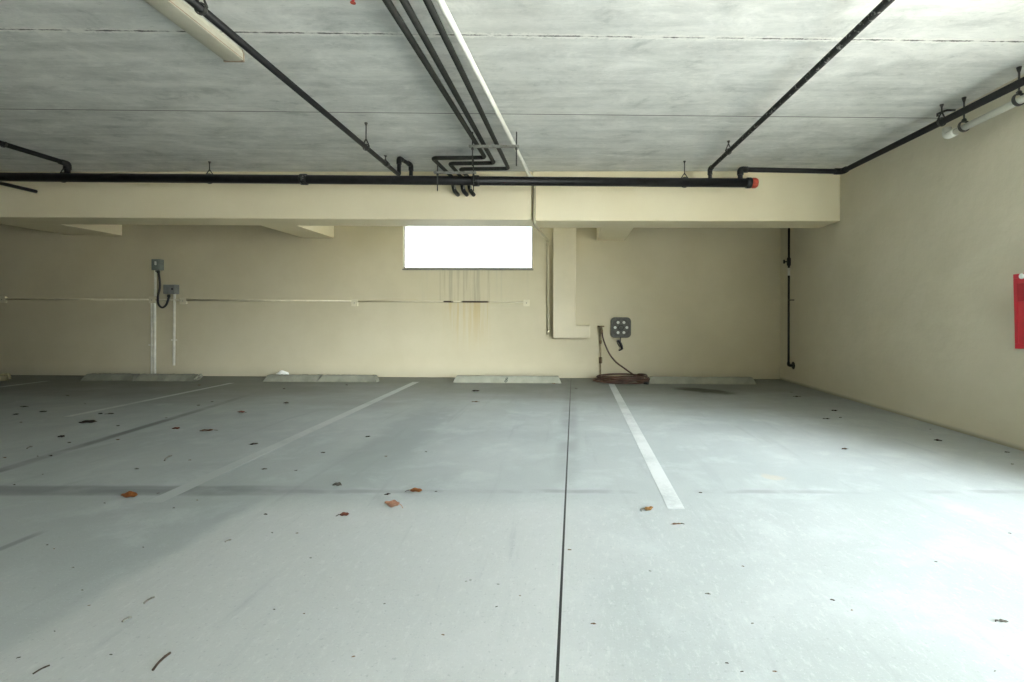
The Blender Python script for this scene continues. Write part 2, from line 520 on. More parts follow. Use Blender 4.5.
def ring(bm, c, axis, R, r, n=24, m=8, flat=1.0):
    c, axis = Vector(c), Vector(axis).normalized()
    ref = Vector((0, 0, 1)) if abs(axis.z) < 0.9 else Vector((1, 0, 0))
    u = axis.cross(ref).normalized()
    v = axis.cross(u)
    vs = [[bm.verts.new(c + (u * math.cos(2 * math.pi * i / n) + v * math.sin(2 * math.pi * i / n)) * (R + r * math.cos(2 * math.pi * j / m))
                        + axis * (r * flat * math.sin(2 * math.pi * j / m))) for j in range(m)] for i in range(n)]
    fs = []
    for i in range(n):
        for j in range(m):
            f = bm.faces.new((vs[i][j], vs[(i + 1) % n][j], vs[(i + 1) % n][(j + 1) % m], vs[i][(j + 1) % m]))
            f.smooth = True
            fs.append(f)
    bmesh.ops.recalc_face_normals(bm, faces=fs)
    return bm


def root_loc(o):
    v = Vector((0, 0, 0))
    while o is not None:
        v = v + o.location
        o = o.parent
    return v


def obj(name, bm, mat, parent=None):
    me = bpy.data.meshes.new(name)
    off = root_loc(parent)
    bmesh.ops.translate(bm, verts=bm.verts, vec=-off)
    bm.to_mesh(me)
    bm.free()
    me.materials.append(mat)
    o = bpy.data.objects.new(name, me)
    COL.objects.link(o)
    if parent is not None:
        o.parent = parent
    return o


def tag(o, label, cat, group=None):
    o['label'], o['category'] = label, cat
    if group:
        o['group'] = group
    return o


def thing(name, label, cat, loc, group=None):
    o = bpy.data.objects.new(name, None)
    o.empty_display_size = 0.1
    COL.objects.link(o)
    o.location = loc
    return tag(o, label, cat, group)


def struct(name, bm, mat, parent=None, label=None):
    o = obj(name, bm, mat, parent)
    if parent is None:
        o['kind'] = 'structure'
        if label:
            o['label'] = label
    return o


B = bmesh.new

# ------------------------------------------------------------------ structure
bm = box(B(), (XL, YR, -0.2), (XR + 0.2, DW + 0.25, 0))
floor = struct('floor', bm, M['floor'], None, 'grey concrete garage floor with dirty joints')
bm = box(B(), (XR + 0.2, -40, -0.2), (45, 30, -0.005))
g_ext = plain('sunlit_concrete', (0.50, 0.50, 0.46), 0.8, 0, 0.1, 1.0)
struct('ground', bm, g_ext, None, 'pale concrete driveway outside the entrance')
bm = box(B(), (XL, YR, CZ), (XR + 0.2, DW + 0.25, CZ + 0.25))
struct('ceiling', bm, M['ceiling'], None, 'bare concrete plank ceiling with ragged joints')

# back wall around its high opening
wx0, wx1 = at(403, 269, DW).x, at(532.5, 269, DW).x
wz0, wz1 = at(468, 269, DW).z, 2.70
bm = B()
T = 0.22
box(bm, (XL, DW, 0), (wx0, DW + T, CZ))
box(bm, (wx1, DW, 0), (XR + 0.2, DW + T, CZ))
box(bm, (wx0, DW, 0), (wx1, DW + T, wz0))
box(bm, (wx0, DW, wz1), (wx1, DW + T, CZ))
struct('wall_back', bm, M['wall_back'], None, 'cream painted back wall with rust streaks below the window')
struct('wall_right', box(B(), (XR, YJ, 0), (XR + 0.2, DW, CZ)), M['wall_right'], None, 'cream painted side wall beside the end bay')
struct('wall_entrance', box(B(), (XR, YR, 0), (XR + 0.2, YO, CZ)), M['wall'], None, 'cream side wall on the far side of the entrance')
struct('wall_left', box(B(), (XL - 0.2, YR, 0), (XL, DW, CZ)), M['wall'], None, 'cream far side wall')
struct('wall_rear', box(B(), (XL, YR - 0.2, 0), (XR + 0.2, YR, CZ)), M['wall'], None, 'cream wall behind the aisle')

# beam and its cross beams
XJ = at(532.5, 205, YB0).x


def beam_length(x0, x1, z0, z1, label):
    bm = B()
    A = [bm.verts.new(v) for v in ((x0, YB0, z0), (x0, YB1, z0), (x0, YB1, CZ), (x0, YB0, CZ))]
    C_ = [bm.verts.new(v) for v in ((x1, YB0, z1), (x1, YB1, z1), (x1, YB1, CZ), (x1, YB0, CZ))]
    fs = [bm.faces.new(A), bm.faces.new(C_[::-1])]
    for i in range(4):
        fs.append(bm.faces.new((A[i], C_[i], C_[(i + 1) % 4], A[(i + 1) % 4])))
    bmesh.ops.recalc_face_normals(bm, faces=fs)
    bmesh.ops.bevel(bm, geom=list(bm.edges), offset=0.012, segments=2, profile=0.5, affect='EDGES')
    struct('beam', bm, M['wall'], None, label)


beam_length(XJ, XR, ZB, ZB, 'cream downstand beam over the end bay')
beam_length(XL, XJ - 0.004, ZB + 0.112, ZB + 0.012, 'long cream downstand beam over the dim bays')


def cross_beam(pxa, pxb, py, label):
    a, b = at(pxa, py, DW), at(pxb, py, DW)
    struct('cross_beam', box(B(), (a.x, YB1, a.z), (b.x, DW, CZ)), M['wall'], None, label)


cross_beam(596.5, 624, 240.5, 'short cream cross beam over the pipe chase')
cross_beam(303, 334, 238, 'short cream cross beam beside the window')
cross_beam(71, 122, 235.4, 'short cream cross beam above the electrical boxes')

# L-shaped boxed pipe chase on the back wall
a, b, c, d = at(553, 338, 8.0), at(576, 230, 8.0), at(590, 325.5, 8.0), at(590, 338, 8.0)
prof = [(a.x, a.z), (d.x, d.z), (d.x, c.z), (b.x, c.z), (b.x, CZ), (a.x, CZ)]
struct('wall_chase', prism(B(), prof, 7.98, DW, 'xz', 0.006), plain('cream_chase_paint', (0.63, 0.57, 0.405), 0.62, 0, 0.04, 2), None, 'L-shaped cream boxed pipe chase on the back wall')

# window
bm = B()
fw = 0.028
ya, yb = DW + 0.03, DW + 0.09
box(bm, (wx0, ya, wz0), (wx1, yb, wz0 + fw))
box(bm, (wx0, ya, wz1 - fw), (wx1, yb, wz1))
box(bm, (wx0, ya, wz0), (wx0 + fw * 0.6, yb, wz1))
box(bm, (wx1 - fw * 0.6, ya, wz0), (wx1, yb, wz1))
win = struct('window_1', bm, plain('grey_window_frame', (0.30, 0.29, 0.25), 0.5, 0, 0.1), None, 'wide low window high on the back wall, blown out with daylight')
g = G('clear_glass')
tr = g.n('ShaderNodeBsdfTransparent', {0: (0.96, 0.98, 0.98, 1)})
gl = g.n('ShaderNodeBsdfGlossy', {'Color': (1, 1, 1, 1), 'Roughness': 0.02})
mx = g.n('ShaderNodeMixShader', {0: 0.05, 1: tr.outputs[0], 2: gl.outputs[0]})
g.t.links.new(mx.outputs[0], g.t.nodes['Material Output'].inputs[0])
obj('window_pane', box(B(), (wx0 + 0.01, DW + 0.055, wz0 + 0.01), (wx1 - 0.01, DW + 0.061, wz1 - 0.01)), g.m, win)
obj('window_sill', box(B(), (wx0 - 0.01, DW - 0.012, wz0 - 0.022), (wx1 + 0.015, DW + 0.03, wz0 + 0.002), 0.003), plain('dirty_sill', (0.20, 0.19, 0.15), 0.7), win)

# painted bay lines (part of the floor)


def line(pts, width, mat):
    p0, p1 = pts
    d = (p1 - p0)
    n = Vector((-d.y, d.x, 0)).normalized() * width / 2
    bm = B()
    vs = [bm.verts.new((q.x, q.y, 0.0015)) for q in (p0 - n, p1 - n, p1 + n, p0 + n)]
    f = bm.faces.new(vs)
    if f.normal.z < 0:
        f.normal_flip()
    r = bmesh.ops.extrude_face_region(bm, geom=[f])
    bmesh.ops.translate(bm, verts=[v for v in r['geom'] if isinstance(v, bmesh.types.BMVert)], vec=(0, 0, -0.0013))
    bmesh.ops.recalc_face_normals(bm, faces=bm.faces)
    return obj('parking_line', bm, mat, floor)


line((onz(611.5, 384), onz(676.5, 509)), 0.092, M['line'])
line((onz(416, 382), onz(152, 503)), 0.10, M['line_worn'])
line((onz(232, 383), onz(66, 417)), 0.075, M['line_worn'])
line((onz(48, 381), onz(-20, 389.5)), 0.075, M['line_worn'])

# ------------------------------------------------------------------ wheel stops


def stop_prof(y0, dep, h):
    return [(y0, 0), (y0 + 0.012, h * 0.12), (y0 + dep * 0.22, h), (y0 + dep * 0.78, h), (y0 + dep, 0)]


def stop_bm(x0, x1, y0=7.47, dep=0.17, h=0.102, seed=0, slant=(0.05, 0.05), rough=0.0):
    bm = B()
    n = 24
    rings = []
    rr = random.Random(seed)
    pr = stop_prof(y0, dep, h)
    for i in range(n + 1):
        t = i / n
        R = []
        for (yy, zz) in pr:
            s = zz / h
            a, b = x0 + slant[0] * s, x1 - slant[1] * s
            jx = rr.uniform(-rough, rough) if 0 < i < n else rr.uniform(-rough, rough) * 1.6
            jz = rr.uniform(-rough, rough) * 0.6 if zz > 0.001 else 0
            R.append(bm.verts.new((a + (b - a) * t + jx, yy + rr.uniform(-rough, rough) * 0.5, max(0, zz + jz))))
        rings.append(R)
    k = len(pr)
    fs = [bm.faces.new(rings[0]), bm.faces.new(rings[-1][::-1])]
    for A, Bq in zip(rings, rings[1:]):
        for j in range(k):
            fs.append(bm.faces.new((A[j], Bq[j], Bq[(j + 1) % k], A[(j + 1) % k])))
    bmesh.ops.recalc_face_normals(bm, faces=fs)
    return bm


GS = 'concrete wheel stops along the back wall'


def fx(px):
    return onz(px, 383.5).x * 7.5 / onz(px, 383.5).y


ws = thing('wheel_stop', 'whole pale concrete wheel stop stencilled 8 in the bay under the window', 'wheel stop', ((fx(453) + fx(561)) / 2, 7.58, 0), GS)
obj('stop_body', stop_bm(fx(453), fx(561.5), seed=1, rough=0.002), M['stop'], ws)
# the stencilled 8: two joined loops, slightly slanted, lying on the sloping front face
bm = B()
hx = fx(506.5)


def fp(u, v):           # point on the sloping front face
    s = (0.051 + v * 0.95)
    t = (s - 0.0122) / (0.102 - 0.0122)
    return Vector((hx + u + 0.28 * v, 7.47 + 0.012 + t * (0.17 * 0.22 - 0.012) - 0.0025, s))


for (cv, ru, rv) in ((0.018, 0.020, 0.019), (-0.020, 0.024, 0.024)):
    n = 20
    o_, i_ = [], []
    for k in range(n):
        a_ = 2 * math.pi * k / n
        o_.append(bm.verts.new(fp(ru * math.cos(a_), cv + rv * math.sin(a_))))
        i_.append(bm.verts.new(fp((ru - 0.014) * math.cos(a_), cv + (rv - 0.014) * math.sin(a_))))
    for k in range(n):
        bm.faces.new((o_[k], i_[k], i_[(k + 1) % n], o_[(k + 1) % n]))
num = obj('stencil_number', bm, M['ink'], ws)
num['label'] = 'black stencilled numeral 8'

ws = thing('wheel_stop', 'unnumbered pale concrete wheel stop behind the oil stain beside the hose coil', 'wheel stop', ((fx(648) + fx(756)) / 2, 7.58, 0), GS)
obj('stop_body', stop_bm(fx(649.5), fx(756), seed=2, slant=(0.012, 0.05), rough=0.003), M['stop'], ws)

ws = thing('wheel_stop', 'cracked concrete wheel stop with the white scrap behind it', 'wheel stop', ((fx(264) + fx(377)) / 2, 7.58, 0), GS)
obj('stop_body', stop_bm(fx(263.5), fx(317), seed=3, slant=(0.06, -0.035), rough=0.005), M['stop_old'], ws)
obj('stop_body', stop_bm(fx(318), fx(376.5), seed=4, slant=(0.07, 0.03), rough=0.005), M['stop_old'], ws)
obj('rebar_pin', lathe(B(), (fx(372), 7.555, 0.095), (0, 0, 1), [(0.012, 0), (0.012, 0.014)], 10), M['rust'], ws)

ws = thing('wheel_stop', 'broken weathered wheel stop with a crumbled end below the electrical boxes', 'wheel stop', ((fx(82) + fx(198)) / 2, 7.58, 0), GS)
obj('stop_body', stop_bm(fx(81), fx(133), seed=5, slant=(0.07, -0.02), rough=0.006), M['stop_old'], ws)
obj('stop_body', stop_bm(fx(136), fx(193), seed=6, slant=(0.04, -0.01), rough=0.008), M['stop_old'], ws)
bm = B()
for (du, y_, z0, dz, r) in ((0.0, 7.53, 0.02, 0.05, 0.012), (0.03, 7.56, 0.05, 0.06, 0.012), (0.02, 7.6, 0.08, 0.025, 0.012), (0.05, 7.57, 0.02, 0.07, 0.010)):
    p = Vector((fx(192) + du, y_, z0))
    sweep(bm, [p + Vector((-0.09, 0, 0)), p, p + Vector((0.05, -0.01, dz * 0.5)), p + Vector((0.06, 0.0, dz))], r, 8)
rb = obj('rebar', bm, M['stop'], ws)
rb['label'] = 'pale crumbled end'

ws = thing('wheel_stop', 'tan wheel stop with a chipped end, half cut off by the picture edge', 'wheel stop', (fx(-40), 7.58, 0), GS)
obj('stop_body', stop_bm(fx(-92), fx(9), y0=7.35, seed=8, slant=(0.05, 0.03), rough=0.014), plain('tan_concrete', (0.30, 0.27, 0.16), 0.85, 0, 0.3, 6), ws)
bm = B()
p = Vector((fx(9), 7.42, 0.05))
sweep(bm, [p + Vector((-0.12, 0, 0.03)), p + Vector((0.02, 0, 0.05)), p + Vector((0.09, 0.0, 0.055)), p + Vector((0.10, 0.01, -0.02))], 0.018, 8)
obj('rebar', bm, plain('tan_rusty_steel', (0.38, 0.34, 0.2), 0.8, 0, 0.3, 20), ws)

# white crumpled scrap behind the cracked stop
bm = B()
bmesh.ops.create_icosphere(bm, subdivisions=3, radius=1.0)
rr = random.Random(3)
p = at(283, 375, 7.82)
for v in bm.verts:
    k = 1 + 0.12 * math.sin(5 * v.co.x + 3 * v.co.z) + 0.08 * math.sin(9 * v.co.y + 2) + rr.uniform(-0.03, 0.03)
    v.co = Vector((v.co.x * 0.105 * k + p.x, v.co.y * 0.06 * k + p.y, max(0.0, 0.065 + v.co.z * 0.068 * k)))
tag(obj('paper_scrap', bm, M['scrap'], None), 'white crumpled scrap lying behind the cracked wheel stop', 'scrap')

# ------------------------------------------------------------------ sprinkler pipework
YM = 5.95
pm0, pm1 = at(-60, 176.5, YM), at(752, 183, YM)
RM = 0.055
main = thing('sprinkler_main', 'thick black sprinkler main along the beam with a red end cap', 'pipe', tuple(pm1))
dm = (pm0 - pm1).normalized()


def mpt(px):            # point on the main's centre line above a picture column
    t = (px - 752) / (-60 - 752)
    return pm1 + (pm0 - pm1) * t


obj('main_pipe', sweep(B(), [pm0, pm1], RM, 24), M['black_pipe'], main)
cap = obj('end_cap', lathe(B(), pm1 + dm * 0.01, -dm, [(RM * 1.08, 0), (RM * 1.16, 0.02), (RM * 1.16, 0.05), (RM * 0.9, 0.075), (RM * 0.4, 0.085)], 24), M['cap_red'], main)
cap['label'] = 'orange red end cap'
obj('collar', lathe(B(), pm1 + dm * 0.07, -dm, [(RM * 1.15, 0), (RM * 1.2, 0.01), (RM * 1.2, 0.05), (RM * 1.12, 0.06)], 24), M['black_pipe'], main)
for px in (309, 480.5):
    c0 = mpt(px) + dm * 0.045
    k = obj('coupling', lathe(B(), c0, -dm, [(RM * 1.02, 0), (RM * 1.22, 0.008), (RM * 1.22, 0.08), (RM * 1.02, 0.09)], 24), M['worn_pipe'], main)
    obj('bolt', sweep(B(), [c0 + Vector((0.045, -RM * 1.15, 0.03)), c0 + Vector((0.045, -RM * 1.15, -0.03))], 0.012, 8), M['dark_steel'], k)


def rod(bm, x, y, z0, z1=CZ, r=0.006):
    return sweep(bm, [(x, y, z0), (x, y, z1)], r, 8)


def hanger(p, r, label, rodz=None, axis=(0, 1, 0), mat='dark_steel', group='pipe hangers under the ceiling', rodr=0.006):
    """band hanger round a pipe at p, with a threaded rod to the ceiling"""
    t = thing('pipe_hanger', label, 'pipe hanger', (p.x, p.y, CZ), group)
    ax = Vector(axis).normalized()
    obj('hanger_band', ring(B(), p, ax, r + 0.0065, 0.0045, 24, 8, 2.6), M[mat], t)
    side = ax.cross(Vector((0, 0, 1))).normalized()
    bm = B()
    zt = p.z + r + 0.055
    for s in (-1, 1):
        sweep(bm, [p + side * (s * (r + 0.011)) + Vector((0, 0, r * 0.3)), Vector((p.x, p.y, 0)) + side * (s * 0.004) + Vector((0, 0, min(zt, CZ - 0.02)))], 0.006, 6)
    obj('hanger_yoke', bm, M[mat], t)
    if zt < CZ - 0.02:
        obj('hanger_rod', rod(B(), p.x, p.y, zt - 0.012, CZ - 0.002, rodr), M[mat], t)
    obj('ceiling_anchor', lathe(B(), (p.x, p.y, CZ), (0, 0, -1), [(0.016, 0), (0.016, 0.01), (0.010, 0.012), (0.010, 0.025)], 10), M[mat], t)
    return t


hanger(mpt(214), RM, 'clevis hanger on the thick main above the cross beam by the electrical boxes')
hanger(mpt(66), RM, 'clevis hanger on the thick main below the elbow of the short branch')
hanger(mpt(686), RM, 'clevis hanger on the thick main near its red end cap')


def pipe_thing(name, label, pts, r, mat, fr, elbow_at=(), cat='pipe', coupl=()):
    pts = [Vector(p) for p in pts]
    t = thing(name, label, cat, tuple(pts[-1]))
    obj('pipe_run', sweep(B(), pts, r, 16, fr), mat, t)
    for i in elbow_at:
        p, a_, b_ = pts[i], pts[i - 1], pts[i + 1]
        d1 = (a_ - p).normalized() * min(r * 3.0, (a_ - p).length * 0.6)
        d2 = (b_ - p).normalized() * min(r * 3.0, (b_ - p).length * 0.6)
        obj('elbow_fitting', sweep(B(), [p + d1, p, p + d2], r * 1.28, 16, fr), mat, t)
    for (q, d_, ln) in coupl:
        q, d_ = Vector(q), Vector(d_).normalized()
        obj('coupling', sweep(B(), [q - d_ * ln / 2, q + d_ * ln / 2], r * 1.3, 16), mat, t)
    return t


YD = Vector((0, 1, 0))
# branch with worn lamp beside it: falls from the camera side to the main
ZP = 2.725
e = onz(399, 175.0, ZP)
s = Vector((e.x, 0.6, ZP))
m0 = mpt(410)
zr = CZ - 0.045
r1 = Vector((e.x, e.y, zr))
r2 = Vector((at(411, 168, YM).x, YM, zr))
r3 = Vector((r2.x, YM, m0.z + RM - 0.003))
bt = pipe_thing('branch_pipe', 'black branch pipe beside the fluorescent light, arching over onto the main', [s, e, r1, r2, r3], 0.0235, M['black_pipe'], 0.035, (2, 3), 'pipe',
           [(onx(386, 163.5, e.x), YD, 0.09)])
hp = onx(366, 147, e.x)
hanger(Vector((e.x, hp.y, ZP)), 0.0235, 'long rod hanger on the branch pipe that passes the fluorescent light')
hp = onx(384.5, 162, e.x)
obj('upright_sprinkler', lathe(B(), (e.x + 0.01, hp.y, ZP + 0.015), (0, 0, 1), [(0.012, 0), (0.012, 0.02), (0.006, 0.025), (0.006, 0.055), (0.018, 0.058), (0.018, 0.062)], 12), M['dark_steel'], bt)
hp = onx(201, 10, e.x)
hanger(Vector((e.x, hp.y, ZP)), 0.0235, 'hanger band on the branch pipe close beside the fluorescent light')
# short branch at the far side
e = at(67.5, 163.5, YM)
s = Vector((e.x, 0.8, e.z))
pipe_thing('branch_pipe', 'black branch pipe with an elbow dropping onto the main near the picture edge', [s, e, Vector((e.x, e.y, mpt(67).z + RM - 0.003))], 0.03, M['black_pipe'], 0.05, (1,))
hp = onx(3.5, 144, e.x)
hp.z = e.z
hanger(hp, 0.03, 'hanger on the branch pipe with the elbow near the picture edge')
# stub below the main
e = at(36, 191.5, 6.28)
pipe_thing('stub_pipe', 'thin black pipe ending below the main in front of the beam', [Vector((e.x, 2.0, e.z)), Vector((e.x, 6.28, e.z))], 0.023, M['black_pipe'], 0, (), 'pipe', [(Vector((e.x, 5.2, e.z)), YD, 0.06)])
# branch over the open bay
e = at(710, 169, YM)
n_ = onx(888, 1, e.x)
s = Vector((e.x, 0.6, e.z + (n_.z - e.z) * (e.y - 0.6) / (e.y - n_.y)))
pipe_thing('branch_pipe', 'scuffed black branch pipe crossing the pale ceiling above the end bay', [s, e, Vector((e.x, e.y, mpt(710).z + RM - 0.003))], 0.0235, M['worn_pipe'], 0.05, (1,))
hp = onx(728.5, 153, e.x)
hanger(Vector((e.x, hp.y, e.z + (n_.z - e.z) * (e.y - hp.y) / (e.y - n_.y))), 0.0235, 'hanger with a protruding rod on the scuffed branch pipe above the end bay')
# pipe that turns along the side wall
q0 = mpt(740.5)
q1 = at(740.5, 169.5, YM)
q2 = at(842, 171.5, YM)
zz = onx(1022, 82, q2.x)
q3 = q2 + (zz - q2) * 2.2
pipe_thing('wall_side_pipe', 'black pipe rising from the main and turning along the top of the side wall', [Vector((q0.x, YM, q0.z + RM - 0.003)), Vector((q0.x, YM, q1.z)), q2, q3], 0.030, M['black_pipe'], 0.06, (1, 2))
hp = q2 + (zz - q2) * ((4.38 - q2.y) / (zz.y - q2.y))
hanger(hp, 0.030, 'hanger on the black pipe above the elbow of the white drain pipe')
bm = B()
yb_ = hp.y + 0.09
lp = at(937.5, 116.5, yb_)
sweep(bm, [lp, lp + Vector((0.0, 0, 0.025)), at(941, 112.5, yb_), Vector((at(947, 111, yb_).x, yb_, CZ - 0.014)), Vector((at(955, 111, yb_).x, yb_, CZ - 0.014))], 0.010, 8)
tag(obj('bracket_arm', bm, M['dark_steel'], None), 'bent dark bracket arm at the ceiling above the white drain pipe', 'bracket')

# white drain pipe by the side wall
w0 = onx(951, 134, 3.46)
w1 = onx(1020, 100.5, 3.46)
w2 = w0 + (w1 - w0) * 2.5
wt = thing('drain_pipe', 'white plastic drain pipe with an elbow high along the side wall', 'pipe', tuple(w0))
obj('pipe_run', sweep(B(), [w0, w2], 0.028, 18), M['pvc'], wt)
dv = (w0 - w1).normalized()
el = [w0 - dv * 0.05, w0 + dv * 0.05, w0 + dv * 0.055 + Vector((0.006, 0, 0.075))]
obj('elbow_fitting', sweep(B(), el, 0.035, 18, 0.04), M['pvc'], wt)


def clevis(p, r, label):
    t = thing('pipe_hanger', label, 'pipe hanger', (p.x, p.y, CZ), 'pipe hangers under the ceiling')
    obj('hanger_band', ring(B(), p + Vector((0, 0, 0.012)), (0, 1, 0), r + 0.016, 0.006, 28, 8, 2.8), M['dark_steel'], t)
    obj('hanger_rod', rod(B(), p.x, p.y, p.z + r + 0.026, CZ - 0.002, 0.007), M['dark_steel'], t)
    obj('hanger_nut', lathe(B(), (p.x, p.y, p.z + r + 0.022), (0, 0, 1), [(0.018, 0), (0.018, 0.022), (0.010, 0.03)], 8), M['dark_steel'], t)
    obj('ceiling_anchor', lathe(B(), (p.x, p.y, CZ), (0, 0, -1), [(0.018, 0), (0.014, 0.02), (0.008, 0.04)], 10), M['dark_steel'], t)


clevis(onx(964, 127.7, 3.46), 0.028, 'ring hanger around the white drain pipe just past its elbow')
clevis(onx(1019, 101, 3.46), 0.028, 'ring hanger around the white drain pipe where it leaves the picture')

# three insulated lines, each turning sideways and passing over the main
ZI = 2.852
paths = [
    ('upper black insulated line, first to turn sideways before the beam', (386.5, 0), (485, 157.5), (432.5, 160.5), 454.5),
    ('middle black insulated line of the three turning before the beam', (403.5, 0), (494, 163), (449.5, 165), 463.5),
    ('black insulated line closest to the white conduit, last to turn', (427, 0), (508.5, 168.5), (460, 168.5), 470.5),
]
for i, (lab, p0, pa, pb, pxend) in enumerate(paths):
    s_, a_ = onz(p0[0], p0[1], ZI), onz(pa[0], pa[1], ZI)
    d_ = (a_ - s_)
    s2 = s_ - d_ * (1.6 / d_.y)
    b_ = onz(pb[0], pb[1], ZI)
    b_.y = a_.y + 0.02
    b_.x = at(pb[0], pb[1], b_.y).x
    ye = 6.24
    c_ = Vector((at(pxend - 2, 180, ye).x, ye, ZI))
    zt = at(pxend, 191, ye).z
    d2 = Vector((at(pxend, 190, ye).x, ye, zt))
    e2 = Vector((d2.x + 0.02, YB0 + 0.02, zt - 0.02))
    t = thing('insulated_line', lab, 'pipe', tuple(c_), 'insulated lines under the ceiling')
    obj('insulation', sweep(B(), [s2, a_, b_, c_, Vector((c_.x, c_.y, zt + 0.10))], 0.0225, 14, 0.045), M['foam'], t)
    obj('drop_sleeve', sweep(B(), [Vector((c_.x, c_.y, zt + 0.12)), d2, e2], 0.027, 14, 0.04), M['foam'], t)
    obj('copper_core', sweep(B(), [Vector((d2.x + 0.012, ye - 0.026, zt + 0.09)), Vector((d2.x + 0.012, ye - 0.03, zt + 0.02))], 0.009, 8), M['galv'], t)

# pale conduit: along the ceiling, down the beam, back under it and down the wall
za = 2.905
c0 = onz(440, 0, za)
c1 = at(529.5, 176, 6.325)
c1.z = za
c0b = c1 + (c0 - c1) * 1.7
c2 = Vector((at(534.3, 200, 6.325).x, 6.325, ZB - 0.03))
c1b = Vector((c2.x, 6.325, za))
c3 = at(547.5, 240, DW - 0.03)
c4 = at(548.3, 333, DW - 0.03)
t = thing('white_conduit', 'long white conduit crossing the ceiling, dropping down the beam and the wall', 'conduit', tuple(c1))
obj('conduit_run', sweep(B(), [c0b, c1, c1b + Vector((0, 0, -0.05)), c1b + Vector((0, 0, -0.12))], 0.0215, 14, 0.04), M['pvc'], t)
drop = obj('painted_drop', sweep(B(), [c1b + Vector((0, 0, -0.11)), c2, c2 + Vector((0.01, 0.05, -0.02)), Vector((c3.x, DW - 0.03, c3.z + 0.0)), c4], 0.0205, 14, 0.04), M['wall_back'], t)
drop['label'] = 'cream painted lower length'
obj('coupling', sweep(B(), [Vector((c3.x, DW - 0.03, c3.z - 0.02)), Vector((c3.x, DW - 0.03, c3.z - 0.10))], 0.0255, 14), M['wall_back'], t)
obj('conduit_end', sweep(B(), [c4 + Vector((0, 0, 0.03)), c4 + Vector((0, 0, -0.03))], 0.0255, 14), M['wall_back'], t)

# trapeze hangers


def trapeze(pl, pr, zb, Y, xl, xr, zend, label, z_top_l=CZ):
    t = thing('trapeze_hanger', label, 'pipe hanger', ((xl + xr) / 2, Y, CZ), 'trapeze hangers under the ceiling')
    bm = B()
    prism(bm, [(Y - 0.02, zb), (Y + 0.02, zb), (Y + 0.02, zb - 0.022), (Y + 0.014, zb - 0.022), (Y + 0.014, zb - 0.005), (Y - 0.014, zb - 0.005), (Y - 0.014, zb - 0.022), (Y - 0.02, zb - 0.022)], pl, pr, 'yz')
    obj('strut_channel', bm, M['galv'], t)
    for x in (xl, xr):
        rd = obj('hanger_rod', rod(B(), x, Y, zend, CZ - 0.001, 0.0065), M['dark_steel'], t)
        obj('nut', lathe(B(), (x, Y, zb - 0.045), (0, 0, 1), [(0.014, 0), (0.014, 0.02)], 6), M['dark_steel'], rd)
    return t


Yt = onz(492, 146, ZI - 0.03).y
trapeze(at(469, 146, Yt).x, at(519, 146, Yt).x, ZI - 0.0235, Yt, at(472.5, 146, Yt).x, at(516.5, 146, Yt).x, at(513, 166, Yt).z,
        'strut hanger with two rods carrying the insulated lines before they turn')
Yt2 = YM - 0.155
trapeze(at(434, 176, Yt2).x, at(476, 176, Yt2).x, ZI - 0.060, Yt2, at(437.5, 176, Yt2).x, at(473.5, 176, Yt2).x, at(437, 191, Yt2).z,
        'lower strut hanger with two rods hanging in front of the main')

# ------------------------------------------------------------------ fluorescent light
e0 = onz(225, 62, CZ - 0.085)
e1 = onz(243.5, 62, CZ - 0.085)
xa, xb, ye = e0.x - 0.0, e1.x + 0.006, e0.y
zb = CZ - 0.085
YL = ye - 2.44
fl = thing('fluorescent_light', 'long dusty unlit fluorescent light fixed under the ceiling beside the branch pipe', 'light fixture', ((xa + xb) / 2, (ye + YL) / 2, CZ))
obj('housing', prism(B(), [(xa + 0.015, CZ), (xb - 0.012, CZ), (xb, CZ - 0.035), (xa, CZ - 0.035)], YL + 0.01, ye - 0.006, 'xz', 0.003), M['housing'], fl)
n = 10
prof = [(xa, CZ - 0.035)]
for k in range(n + 1):
    u = k / n
    prof.append((xa + (xb - xa) * u, zb + 0.006 * (abs(2 * u - 1) ** 3)))
prof.append((xb, CZ - 0.035))
obj('diffuser', prism(B(), prof, YL + 0.01, ye - 0.012, 'xz', 0.002), M['lens'], fl)
seam = obj('seam', prism(B(), [(xb - 0.003, zb + 0.012), (xb + 0.0012, zb + 0.012), (xb + 0.0012, zb + 0.018), (xb - 0.003, zb + 0.018)], YL + 0.02, ye - 0.02, 'xz'), M['lamp_end'], fl)
seam['label'] = 'dirty brown seam'
for (y0, y1) in ((ye - 0.012, ye), (YL, YL + 0.012)):
    obj('end_cap', prism(B(), [(xa + 0.012, CZ), (xb - 0.01, CZ), (xb + 0.003, CZ - 0.03), (xb + 0.003, zb - 0.003), (xa - 0.003, zb - 0.003), (xa - 0.003, CZ - 0.03)], y0, y1, 'xz'), M['lamp_end'], fl)

# ceiling sprinkler at the top of the picture
p = onz(353, -2.5, CZ - 0.05)
sp = thing('ceiling_sprinkler', 'tiny red sprinkler head under the ceiling between the branch pipe and insulated lines', 'sprinkler', (p.x, p.y, CZ))
obj('head_body', lathe(B(), (p.x, p.y, CZ), (0, 0, -1), [(0.03, 0), (0.03, 0.006), (0.012, 0.01), (0.012, 0.035)], 14), M['dark_steel'], sp)
obj('red_bulb', lathe(B(), (p.x, p.y, CZ - 0.03), (0, 0, -1), [(0.005, 0), (0.009, 0.01), (0.009, 0.04), (0.004, 0.05)], 10), M['red'], sp)
obj('deflector', lathe(B(), (p.x, p.y, CZ - 0.08), (0, 0, -1), [(0.016, 0), (0.016, 0.003)], 14), M['cap_red'], sp)

# ------------------------------------------------------------------ electrical gear on the back wall
YW = DW


